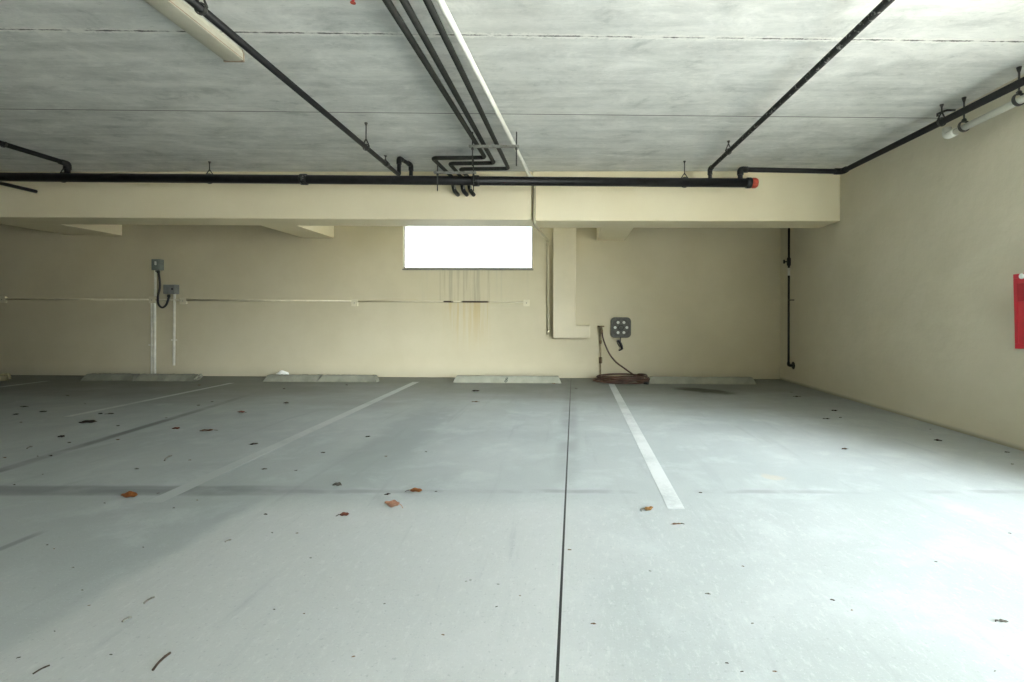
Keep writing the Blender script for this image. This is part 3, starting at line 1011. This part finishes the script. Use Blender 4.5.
def wall_box(name, label, cat, px0, py0, px1, py1, dep, mat, bev=0.006, group=None):
    a, b = at(px0, py1, YW - dep), at(px1, py0, YW - dep)
    t = thing(name, label, cat, ((a.x + b.x) / 2, YW, a.z), group)
    obj('box_body', box(B(), (a.x, YW - dep, a.z), (b.x, YW, b.z), bev), mat, t)
    return t, a, b


t, a, b = wall_box('disconnect_switch', 'tall dark grey disconnect box at the top of the taller conduit', 'electrical box', 151.3, 259, 159.3, 270, 0.10, M['grey_box'])
obj('cover', box(B(), (a.x + 0.012, YW - 0.113, a.z + 0.014), (b.x - 0.012, YW - 0.099, b.z - 0.004), 0.004), M['grey_box'], t)
obj('switch_lever', box(B(), ((a.x + b.x) / 2 + 0.01, YW - 0.135, (a.z + b.z) / 2 - 0.01), ((a.x + b.x) / 2 + 0.03, YW - 0.11, (a.z + b.z) / 2 + 0.05), 0.003), M['pale'], t)
obj('hub', sweep(B(), [((a.x + b.x) / 2 + 0.0, YW - 0.05, a.z + 0.01), ((a.x + b.x) / 2 + 0.0, YW - 0.05, a.z - 0.03)], 0.033, 14), M['grey_box2'], t)
t2, a2, b2 = wall_box('outlet_box', 'wide grey outlet box on top of the shorter conduit', 'electrical box', 163, 284.5, 175.3, 293.8, 0.09, M['grey_box2'])
obj('cover', box(B(), (a2.x + 0.01, YW - 0.101, a2.z + 0.01), (b2.x - 0.01, YW - 0.089, b2.z - 0.005), 0.004), M['grey_box2'], t2)
q = at(172.5, 289, YW - 0.1)
obj('lock_knob', lathe(B(), (q.x, YW - 0.1, q.z), (0, -1, 0), [(0.017, 0), (0.017, 0.012), (0.010, 0.016)], 12), M['rubber'], t2)
# flexible lead between them
pts = [at(158.3, 270.3, 8.06), at(159.6, 280, 8.06), at(159.8, 288, 8.05), at(158, 297, 8.05), at(158.5, 304, 8.05), at(162, 307.5, 8.05), at(166, 305, 8.05), at(168.6, 298, 8.06), at(168.8, 294.4, 8.06)]
t = thing('flexible_lead', 'black flexible cable looping from the tall disconnect box to the wide outlet box', 'cable', tuple(pts[5]))


def smooth(pts, sub=6):
    out = []
    P = [pts[0]] + list(pts) + [pts[-1]]
    for i in range(1, len(P) - 2):
        for k in range(sub):
            s = k / sub
            p0, p1, p2, p3 = P[i - 1], P[i], P[i + 1], P[i + 2]
            out.append(0.5 * ((2 * p1) + (-p0 + p2) * s + (2 * p0 - 5 * p1 + 4 * p2 - p3) * s * s + (-p0 + 3 * p1 - 3 * p2 + p3) * s ** 3))
    out.append(P[-2])
    return out


obj('cable_sleeve', sweep(B(), smooth(pts), 0.016, 12), M['rubber'], t)
for q in (pts[0], pts[-1]):
    obj('cable_gland', sweep(B(), [q + Vector((0, 0, -0.004)), q + Vector((0, 0, -0.045))], 0.023, 12), M['rubber'], t)


def conduit(name, label, pts, r, mat, straps=(), fr=0.0):
    t = thing(name, label, 'conduit', tuple(pts[-1]))
    obj('conduit_run', sweep(B(), pts, r, 12, fr), mat, t)
    for q in straps:
        q = Vector(q)
        bm = B()
        box(bm, (q.x - 0.05, YW - 0.006, q.z - 0.012), (q.x + 0.05, YW, q.z + 0.012))
        obj('strap', bm, mat, t)
    return t


yc = YW - 0.022
conduit('vertical_conduit', 'taller pale conduit from the wall box up into the dark disconnect box', [at(155.3, 296.5, yc), at(155.3, 269, yc)], 0.019, M['bare_conduit'])
conduit('vertical_conduit', 'slim pale conduit of the pair rising from the floor to the wall box', [at(151.6, 375.5, yc), at(151.6, 303, yc)], 0.013, M['bare_conduit'], [at(151.6, 345, YW)])
conduit('vertical_conduit', 'wider pale conduit of the pair from the floor to the wall box', [at(154.6, 375.5, yc - 0.01), at(154.6, 303, yc - 0.01)], 0.021, M['bare_conduit'])
conduit('vertical_conduit', 'short pale conduit ending above the floor below the wide outlet box', [at(174, 365.5, yc), at(174.6, 293, yc)], 0.019, M['bare_conduit'], [at(174.2, 340, YW)])


def jbox(px, py, wpx, label):
    h = wpx / 2
    t, a, b = wall_box('junction_box', label, 'electrical box', px - h, py - 3.0, px + h, py + 3.0, 0.035, M['conduit'], 0.004, 'small junction boxes along the wall conduit')
    obj('cover_plate', box(B(), (a.x - 0.004, YW - 0.040, a.z - 0.004), (b.x + 0.004, YW - 0.034, b.z + 0.004), 0.002), M['conduit'], t)
    obj('screw', lathe(B(), ((a.x + b.x) / 2, YW - 0.040, (a.z + b.z) / 2), (0, -1, 0), [(0.008, 0), (0.006, 0.003)], 8), M['dark_steel'], t)
    return a, b


jbox(2, 299.5, 6, 'small cream junction box at the picture edge end of the wall conduit')
jbox(152, 300, 6, 'small cream junction box where the paired conduits meet the wall conduit')
jbox(183, 301, 6, 'small cream junction box just below the wide grey outlet box')
jbox(354.5, 303, 6, 'small cream junction box on bare wall between the window and electrical boxes')
jbox(526.5, 303, 6, 'small cream junction box below the window corner at the conduit end')
yh = YW - 0.026
for (xa_, ya_, xb_, yb_, mt, lab) in (
        (5.5, 299, 148.5, 299.6, 'conduit', 'thin cream conduit running along the darkest stretch of back wall'),
        (155.5, 299.8, 179.5, 300, 'conduit', 'very short cream conduit between two junction boxes behind the cable loop'),
        (186.5, 300, 351, 301, 'conduit', 'thin cream conduit on the back wall beside the short cross beam'),
        (358, 301.2, 523, 302, 'conduit_rust', 'thin cream conduit with a rusted stretch below the window')):
    t = conduit('wall_conduit', lab, [at(xa_, ya_, yh), at(xb_, yb_, yh)], 0.0135, M[mt], [at(xa_ + (xb_ - xa_) * k, ya_ + (yb_ - ya_) * k, YW) for k in ((0.33, 0.66) if xb_ - xa_ > 60 else ())])

# ------------------------------------------------------------------ hose, tap, bracket
zt = at(601, 328, DW - 0.08)
t = thing('wall_tap', 'small dark hose tap on a pale pipe rising from behind the hose coil', 'tap', (zt.x, DW, 0.0))
obj('supply_pipe', sweep(B(), [(zt.x, DW - 0.03, 0.0), (zt.x, DW - 0.03, zt.z - 0.02)], 0.013, 10), M['copper'], t)
obj('tap_body', sweep(B(), [(zt.x, DW - 0.03, zt.z - 0.05), (zt.x, DW - 0.03, zt.z), (zt.x, DW - 0.09, zt.z + 0.005), (zt.x + 0.01, DW - 0.12, zt.z - 0.04)], 0.02, 10, 0.02), M['brass'], t)
bm = sweep(B(), [(zt.x - 0.055, DW - 0.075, zt.z + 0.028), (zt.x + 0.055, DW - 0.075, zt.z + 0.028)], 0.012, 8)
sweep(bm, [(zt.x, DW - 0.075, zt.z), (zt.x, DW - 0.075, zt.z + 0.03)], 0.01, 8)
obj('tap_handle', bm, M['brass'], t)
for (py, r) in ((342, 0.022), (360, 0.028)):
    q = at(601.5, py, DW - 0.03)
    obj('pipe_fitting', lathe(B(), (zt.x, DW - 0.03, q.z - 0.06), (0, 0, 1), [(0.014, 0), (r, 0.01), (r, 0.1), (0.014, 0.11)] if py > 350 else [(0.014, 0.03), (r, 0.04), (r, 0.08), (0.014, 0.09)], 10), M['brass'], t)

# hose coil and rising end
hc = onz(620, 378.5)
hc = Vector((hc.x, 7.62, 0))
pts = []
start = Vector((zt.x + 0.012, DW - 0.12, zt.z - 0.05))
drop = [start, at(603.5, 340, 7.98), at(609, 353, 7.95), at(616, 362, 7.9), at(624, 368, 7.82), Vector((hc.x + 0.19, 7.76, 0.105))]
pts += drop
rr = random.Random(11)
turns, per = 7, 18
for k in range(turns * per):
    a_ = 2 * math.pi * k / per + 0.75
    tt = k / (turns * per)
    lay = k / per
    Rr = 0.335 + 0.055 * math.sin(lay * 2.1) + 0.03 * math.sin(3 * a_ + lay) + rr.uniform(-0.006, 0.006)
    cx = hc.x + 0.03 * math.sin(lay * 1.7)
    zc = 0.105 - 0.088 * tt + 0.02 * math.sin(a_ + lay * 2.3)
    pts.append(Vector((cx + Rr * 1.08 * math.sin(a_), hc.y + Rr * 0.50 * math.cos(a_) + 0.01 * math.sin(lay * 4), max(0.015, zc))))
pts += [Vector((hc.x + 0.30, 7.46, 0.016)), Vector((hc.x + 0.33, 7.42, 0.016))]
t = thing('garden_hose', 'brown red garden hose coiled on the floor and rising to the tap', 'hose', (hc.x, hc.y, 0))
obj('hose_tube', sweep(B(), smooth(pts, 4), 0.0135, 8), M['hose'], t)
obj('hose_coupling', sweep(B(), [start + Vector((0, 0, 0.02)), start + Vector((0.004, 0.0, -0.05))], 0.019, 10), M['brass'], t)
obj('hose_end', sweep(B(), [pts[-1] + Vector((-0.03, 0.02, 0.002)), pts[-1] + Vector((0.03, -0.02, 0.003))], 0.019, 10), M['rubber'], t)

# hose bracket plate with six pale discs
a, b = at(610.8, 337.8, DW - 0.05), at(631.2, 317.3, DW - 0.05)
cx, cz = (a.x + b.x) / 2, (a.z + b.z) / 2
hw, hh = (b.x - a.x) / 2, (b.z - a.z) / 2
t = thing('hose_bracket', 'square grey rounded wall bracket with six pale discs above the hose coil', 'hose bracket', (cx, DW, cz))


def rrect(cx, cz, hw, hh, r, seg=6):
    out = []
    for (sx, sz, a0) in ((1, -1, -90), (1, 1, 0), (-1, 1, 90), (-1, -1, 180)):
        for k in range(seg + 1):
            an = math.radians(a0 + 90 * k / seg)
            out.append((cx + sx * (hw - r) + r * math.cos(an), cz + sz * (hh - r) + r * math.sin(an)))
    return out


obj('back_plate', prism(B(), rrect(cx, cz, hw, hh, 0.07), DW - 0.05, DW, 'xz', 0.006), M['holder'], t)
obj('hub_ring', ring(B(), (cx, DW - 0.052, cz), (0, 1, 0), 0.042, 0.014, 24, 8), M['holder_dark'], t)
obj('hub', lathe(B(), (cx, DW - 0.049, cz), (0, -1, 0), [(0.026, 0), (0.026, 0.02), (0.018, 0.026)], 18), M['holder'], t)
obj('rim', ring(B(), (cx, DW - 0.05, cz), (0, 1, 0), 0.145, 0.006, 32, 8), M['holder_dark'], t)
for k in range(6):
    an = math.radians(60 * k)
    obj('disc', lathe(B(), (cx + 0.098 * math.cos(an), DW - 0.0495, cz + 0.098 * math.sin(an)), (0, -1, 0), [(0.024, 0), (0.024, 0.006), (0.019, 0.009)], 16), M['pale'], t)
# spray nozzle hung from it
p = at(620.5, 338, DW - 0.05)
t = thing('spray_nozzle', 'black spray nozzle hanging below the square grey bracket', 'hose nozzle', (p.x, DW, p.z))
yz = DW - 0.045
obj('hanging_cord', sweep(B(), [(p.x, yz, p.z + 0.02), (p.x, yz, p.z - 0.06)], 0.008, 8), M['nozzle'], t)
obj('nozzle_body', sweep(B(), [(p.x - 0.055, yz, p.z - 0.045), (p.x - 0.03, yz, p.z - 0.05), (p.x + 0.0, yz, p.z - 0.09), (p.x + 0.02, yz, p.z - 0.14), (p.x + 0.03, yz, p.z - 0.19)], [0.014, 0.02, 0.021, 0.024, 0.017], 12), M['nozzle'], t)
obj('nozzle_grip', sweep(B(), [(p.x - 0.06, yz, p.z - 0.05), (p.x - 0.045, yz, p.z - 0.1), (p.x - 0.01, yz, p.z - 0.15)], 0.007, 8), M['nozzle'], t)
obj('nozzle_tip', sweep(B(), [(p.x + 0.03, yz, p.z - 0.185), (p.x - 0.01, yz, p.z - 0.205), (p.x - 0.03, yz, p.z - 0.205)], 0.012, 10), M['nozzle'], t)

# ------------------------------------------------------------------ side wall: riser and red cabinet
XP = XR - 0.075
v0 = onx(789, 226, XP)
v1 = Vector((v0.x, v0.y, onx(791, 366, XP).z))
t = thing('wall_riser', 'thin black pipe with a valve going down the side wall near its corner', 'pipe', (XP, v0.y, v1.z))
obj('pipe_run', sweep(B(), [(XP, v0.y, CZ), (XP, v0.y, v1.z), (XR, v0.y, v1.z)], 0.017, 12, 0.03), M['black_pipe'], t)
obj('elbow_fitting', sweep(B(), [(XP, v0.y, v1.z + 0.05), (XP, v0.y, v1.z), (XP + 0.05, v0.y, v1.z)], 0.023, 12, 0.03), M['black_pipe'], t)
obj('escutcheon', lathe(B(), (XR, v0.y, v1.z), (-1, 0, 0), [(0.062, 0), (0.058, 0.006), (0.03, 0.014)], 18), M['dark_steel'], t)
q = onx(788, 272, XP)
lab = obj('pale_sleeve', sweep(B(), [(XP, v0.y, q.z - 0.06), (XP, v0.y, q.z + 0.06)], 0.019, 12), M['pale'], t)
lab['label'] = 'pale bare length'
q = onx(788, 262, XP)
vb = obj('valve_body', lathe(B(), (XP, v0.y, q.z - 0.07), (0, 0, 1), [(0.02, 0), (0.03, 0.02), (0.03, 0.12), (0.02, 0.14)], 12), M['black_pipe'], t)
obj('valve_handle', sweep(B(), [(XP, v0.y, q.z), (XP - 0.075, v0.y - 0.01, q.z), (XP - 0.08, v0.y - 0.01, q.z)], 0.011, 8), M['black_pipe'], vb)
obj('valve_knob', sweep(B(), [(XP - 0.08, v0.y - 0.01, q.z - 0.03), (XP - 0.08, v0.y - 0.01, q.z + 0.03)], 0.014, 8), M['black_pipe'], vb)
q = onx(790, 300, XP)
obj('pipe_clip', sweep(B(), [(XP - 0.02, v0.y - 0.02, q.z), (XR, v0.y - 0.02, q.z)], 0.009, 8), M['dark_steel'], t)

xc = XR - 0.17
pt = onx(1015, 273.5, xc)
pb = onx(1016, 348, xc)
z1, z0, y1 = pt.z, pb.z, pt.y
cb = thing('extinguisher_cabinet', 'red wall cabinet cut off by the picture edge on the side wall', 'cabinet', (XR, y1 - 0.18, z0))
y0 = y1 - 0.36
obj('cabinet_body', box(B(), (xc + 0.012, y0, z0), (XR, y1, z1), 0.008), M['red'], cb)
bm = B()
for (ya_, yb_, za_, zb_) in ((y0, y1, z1 - 0.035, z1), (y0, y1, z0, z0 + 0.035), (y1 - 0.03, y1, z0 + 0.035, z1 - 0.035), (y0, y0 + 0.03, z0 + 0.035, z1 - 0.035)):
    box(bm, (xc, ya_, za_), (xc + 0.014, yb_, zb_), 0.003)
dr = obj('door', bm, M['red'], cb)
za_, zb_ = onx(1020, 301, xc).z, onx(1020, 283, xc).z
obj('door_panel', box(B(), (xc + 0.003, y0 + 0.028, z0 + 0.033), (xc + 0.013, y1 - 0.028, z1 - 0.033)), M['red'], dr)
obj('red_plate', box(B(), (xc - 0.002, y0 + 0.05, za_), (xc + 0.006, y1 - 0.034, zb_), 0.001), M['dark_red'], dr)
q = onx(1023.5, 275.5, xc)
k = obj('latch', lathe(B(), (xc + 0.01, q.y - 0.002, q.z), (-1, 0, 0), [(0.022, 0), (0.022, 0.012), (0.014, 0.018)], 16), M['white'], dr)
k['label'] = 'small round white latch'
cb.rotation_euler = (-0.03, 0, 0)

# ------------------------------------------------------------------ leaves and twigs on the floor


def leaf_bm(L, W, curl, fold, seed, stem=True):
    """a dry leaf lying flat: a pointed blade of length L along x, curled up at its rim and folded along its rib"""
    rr = random.Random(seed)
    bm = B()
    n, m = 10, 4
    V = []
    ph = rr.uniform(0, 6)
    for i in range(n + 1):
        t = i / n
        wv = W * (math.sin(math.pi * min(1, t * 0.97 + 0.015)) ** 0.8) * 0.5
        R = []
        for j in range(-m, m + 1):
            s = j / m
            z = fold * abs(s) * wv * 0.9 + 0.5 * curl * L * (2 * t - 1) ** 2 + 0.05 * W * math.sin(4 * t * 3.1 + ph + s * 2)
            R.append(bm.verts.new(((t - 0.5) * L, s * wv * (1 - 0.35 * fold), z)))
        V.append(R)
    for i in range(n):
        for j in range(2 * m):
            f = bm.faces.new((V[i][j], V[i + 1][j], V[i + 1][j + 1], V[i][j + 1]))
            f.smooth = True
    zmin = min(v.co.z for v in bm.verts)
    for v in bm.verts:
        v.co.z += 0.002 - zmin
    r = bmesh.ops.solidify(bm, geom=list(bm.faces), thickness=0.0012)
    zmin = min(v.co.z for v in bm.verts)
    for v in bm.verts:
        v.co.z += 0.0012 - zmin
    return bm


def leaf(px, py, wpx, hpx, mat, label, rot=0.0, curl=0.15, fold=0.4, stem=0, seed=0, aspect=None):
    p = onz(px, py + 1.2)
    s = p.y / F
    L = wpx * s
    W = aspect * L if aspect else L * 0.42
    t = thing('dry_leaf', label, 'leaf', (p.x, p.y, 0), 'dry leaves on the garage floor')
    bm = leaf_bm(L, W, curl, fold, seed)
    bmesh.ops.translate(bm, verts=bm.verts, vec=p)
    obj('blade', bm, LEAF[mat], t)
    if stem:
        zz = L * curl * 0.5 + 0.003
        x0 = p.x + stem * L * 0.48
        obj('stem', sweep(B(), [(x0, p.y, zz), (x0 + stem * L * 0.14, p.y + 0.004, max(0.003, zz * 0.6)), (x0 + stem * L * 0.28, p.y - 0.004, 0.003)], [0.0022, 0.0018, 0.0014], 6), LEAF['dark' if mat != 'tan' else 'tan'], t)
    t.rotation_euler = (0, 0, rot)
    return t


leaf(129, 496.5, 16, 8, 'orange', 'orange brown folded leaf lying on the dirty cross joint', 0.1, 0.25, 1.2, 0, 1, 0.6)
leaf(392, 506.5, 16, 9, 'tan', 'pinkish tan curled leaf standing up, largest of the small cluster', -0.15, 0.5, 1.0, 1, 2, 0.75)
leaf(415.5, 491, 14, 5, 'orange', 'orange brown flat leaf closest to the sealed joint in its cluster', -0.05, 0.22, 0.9, -1, 3, 0.55)
leaf(344, 515, 10, 5, 'red', 'reddish leaf with a long stem, closest of its cluster to the camera', 0.12, 0.3, 0.9, -1, 4, 0.7)
leaf(337, 485, 10, 5, 'grey', 'grey brown oval leaf at the far end of the cluster', -0.08, 0.1, 0.7, 0, 5, 0.8)
leaf(387.5, 494, 6, 4, 'dark', 'small dark leaf scrap just beyond the tan curled leaf', 0.5, 0.2, 0.7, 0, 6, 0.6)
leaf(648.5, 509.5, 11, 6, 'yellow', 'yellow orange curled leaf just short of the white bay line end', 0.35, 0.5, 1.1, -1, 7, 0.6)
leaf(676, 523.5, 11, 3, 'brown', 'thin brown leaf lying nearest the end of the white bay line', 0.15, 0.08, 0.4, 1, 8, 0.38)
leaf(88, 422, 15, 4, 'dark', 'long dark curled leaf in the dim bay below the electrical boxes', 0.35, 0.08, 0.8, 0, 9, 0.45)
leaf(61, 436.3, 7, 4, 'dark', 'round dark leaf just beyond the dirty lengthwise joint', 0.0, 0.12, 0.6, 0, 10, 0.8)
leaf(176, 428, 8, 4, 'red', 'short dark red leaf beside the dirty lengthwise joint', 0.1, 0.12, 0.7, 0, 11, 0.6)
leaf(207, 430, 13, 4, 'brown', 'pointed mottled brown leaf beside the dark red one', 0.3, 0.08, 0.5, 1, 12, 0.42)
leaf(241, 411.5, 9, 4, 'red', 'red brown leaf with a straight stem in the bay of the cracked stop', -0.2, 0.15, 0.7, 1, 13, 0.5)
leaf(253.5, 443.5, 8, 4, 'dark', 'blackish crooked leaf beside the worn bay line', 0.6, 0.15, 0.8, 0, 14, 0.45)
leaf(23.5, 406, 7, 2, 'dark', 'dark thin leaf in the dimmest corner of the floor', 0.05, 0.1, 0.5, 1, 15, 0.4)
leaf(110.5, 413, 7, 2, 'dark', 'dark leaf at the tip of the faint far bay line', 0.1, 0.1, 0.5, -1, 16, 0.45)
leaf(100.5, 413, 4, 2, 'dark', 'tiny dark leaf paired with another at the faint far bay line', 0.4, 0.15, 0.7, 0, 17, 0.6)
leaf(475.5, 390.3, 8, 2.5, 'dark', 'dark leaf closest to the wheel stop stencilled 8', 0.1, 0.1, 0.6, 0, 18, 0.5)
leaf(475.5, 401, 8, 2.5, 'brown', 'thin brown leaf second out from the wheel stop stencilled 8', 0.0, 0.06, 0.4, 0, 19, 0.4)
leaf(286, 402.4, 5, 2.5, 'dark', 'round black leaf scrap before the cracked wheel stop', 0.2, 0.15, 0.8, 0, 20, 0.7)
leaf(1003, 621.5, 9, 5, 'grey', 'grey curled leaf alone on the brightest part of the floor', -0.2, 0.25, 0.8, -1, 21, 0.6)
leaf(938, 440, 7, 4, 'dark', 'blackish leaf in the shaded strip beside the side wall', -0.3, 0.12, 0.7, 0, 22, 0.6)
leaf(797, 395.8, 8, 2, 'dark', 'thin dark leaf on the shaded floor near the wall riser', 0.0, 0.06, 0.5, 0, 23, 0.4)
leaf(593.5, 623.5, 6, 2.5, 'brown', 'small brown leaf on bare concrete close beside the sealed joint', -0.1, 0.12, 0.6, 0, 24, 0.5)
leaf(569.5, 549.3, 4.5, 2, 'brown', 'small brown scrap touching the sealed joint beyond the others', 0.0, 0.12, 0.6, 0, 25, 0.5)
leaf(708, 593.5, 6, 2.5, 'grey', 'small pale grey leaf on the open floor past the white bay line', -0.15, 0.1, 0.5, 0, 26, 0.5)
leaf(827, 418, 8, 1.6, 'dark', 'thin dark leaf at the rim of the shade before the side wall', -0.1, 0.05, 0.4, 0, 27, 0.35)
leaf(1007, 451.5, 5, 2, 'dark', 'small dark leaf at the foot of the side wall below the red cabinet', -0.2, 0.1, 0.6, 0, 28, 0.5)

# twigs


def twig(x0, y0, x1, y1, r, label, mat='dark'):
    a, b = onz(x0, y0), onz(x1, y1)
    m = (a + b) / 2
    n = Vector((-(b - a).y, (b - a).x, 0)).normalized() * (b - a).length * 0.04
    pts = [a + Vector((0, 0, r)), a.lerp(b, 0.35) + n + Vector((0, 0, r * 1.6)), a.lerp(b, 0.7) + n * 0.4 + Vector((0, 0, r * 1.8)), b + Vector((0, 0, r))]
    t = thing('twig', label, 'twig', (m.x, m.y, 0), 'dry twigs on the garage floor')
    obj('stalk', sweep(B(), smooth(pts, 4), r, 8), LEAF[mat], t)
    k = pts[2]
    obj('bud', sweep(B(), [k, k.lerp(b, 0.9) + n * 0.3 + Vector((0, 0, r))], [r * 1.2, r * 0.8], 8), LEAF[mat], t)


twig(153, 671, 170, 654, 0.0036, 'thick dark twig, longest of those on the rough pale slab')
twig(144, 604, 154, 598, 0.0032, 'dark twig lying farthest from the camera on the rough pale slab', 'grey')
twig(122, 622.5, 131, 618, 0.0030, 'pale brown twig between the two darker ones on the rough slab', 'grey')
twig(33, 674.5, 49.5, 666, 0.0022, 'thin bent twig nearest the lower corner of the picture', 'dark')
twig(225, 542.5, 231, 540.3, 0.0028, 'short twig just inside the rim of the rough pale slab', 'grey')
twig(164.5, 461, 171.5, 456, 0.0045, 'bent twig beyond the cross joint in the dim bay', 'grey')
twig(27, 448.8, 32, 447, 0.004, 'short twig beyond the dirty lengthwise joint near the picture edge', 'grey')

# crumbs: shared meshes, one object each
protos = []
for k, mt in enumerate(('dark', 'dark', 'brown', 'grey')):
    bm = leaf_bm(1.0, 0.6, 0.15, 0.7, 40 + k)
    me = bpy.data.meshes.new('leaf_crumb')
    bm.to_mesh(me)
    bm.free()
    me.materials.append(LEAF[mt])
    protos.append(me)
crumbs = [(284, 389, 4), (346.5, 385.3, 4), (554, 384, 4.5), (576, 389, 3.5), (110.8, 655, 4), (54.5, 631.5, 3), (89, 605.8, 3), (82, 590.5, 4), (18.5, 658, 4), (47, 545.2, 3), (54, 549, 2.5),
          (73, 567.8, 3), (143, 547.5, 3), (118, 426, 3.5), (117.8, 440, 4), (69, 443, 4.5), (50.5, 456.3, 6), (37.5, 456.5, 3), (4.5, 458, 4), (67.5, 396, 3.5), (85, 404, 2.5), (16, 414.6, 5),
          (21, 422.5, 3), (43, 412, 6), (14, 485, 3.5), (42.5, 474.5, 2.5), (190, 460.3, 3), (136.5, 469.3, 5), (198.5, 405.5, 3.5), (212, 402, 3), (199, 385.5, 4), (166, 418, 2.5), (323, 453, 5),
          (367.8, 437, 5), (386, 456.5, 3), (264, 469.5, 6), (296, 470.7, 3), (265.3, 514.8, 5), (297, 533.4, 3), (310.5, 558.2, 3), (426, 452, 3), (436, 491.7, 3), (443, 635.3, 4), (466, 581.5, 2.5),
          (470.5, 580.3, 2.5), (384.5, 604, 2.5), (353.5, 657, 4), (498, 584.5, 3), (496.5, 607, 3), (274, 609.7, 3), (304, 614, 3), (791.5, 392.5, 4), (834.5, 411, 6), (840.5, 417.8, 3),
          (845, 449.5, 7), (1012.5, 464.5, 4), (930.5, 429.5, 2.5), (832.5, 600.5, 5), (852, 610.5, 3), (752.5, 623.8, 3.5), (727, 663.5, 4), (742, 672, 4), (743, 566.5, 3), (650, 571.3, 3),
          (1010, 533.5, 3), (936, 562, 3), (775, 672, 5), (995, 671.5, 3.5), (700.5, 493.0, 4), (104.5, 503.3, 3), (197, 500.5, 3), (158, 493.5, 3), (173.7, 508.2, 3), (272, 533.0, 3), (520, 596, 2.5)]
for k, (px, py, wpx) in enumerate(crumbs):
    p = onz(px, py)
    o = bpy.data.objects.new('leaf_crumb', protos[k % 4])
    COL.objects.link(o)
    L = wpx * p.y / F
    o.location = (p.x, p.y, 0)
    o.scale = (L, L * rnd.uniform(0.7, 1.2), L * 0.8)
    o.rotation_euler = (0, 0, rnd.uniform(-0.5, 0.5))
    tag(o, 'tiny dark leaf crumb, one of many specks littering the concrete floor', 'leaf', 'leaf crumbs on the garage floor')
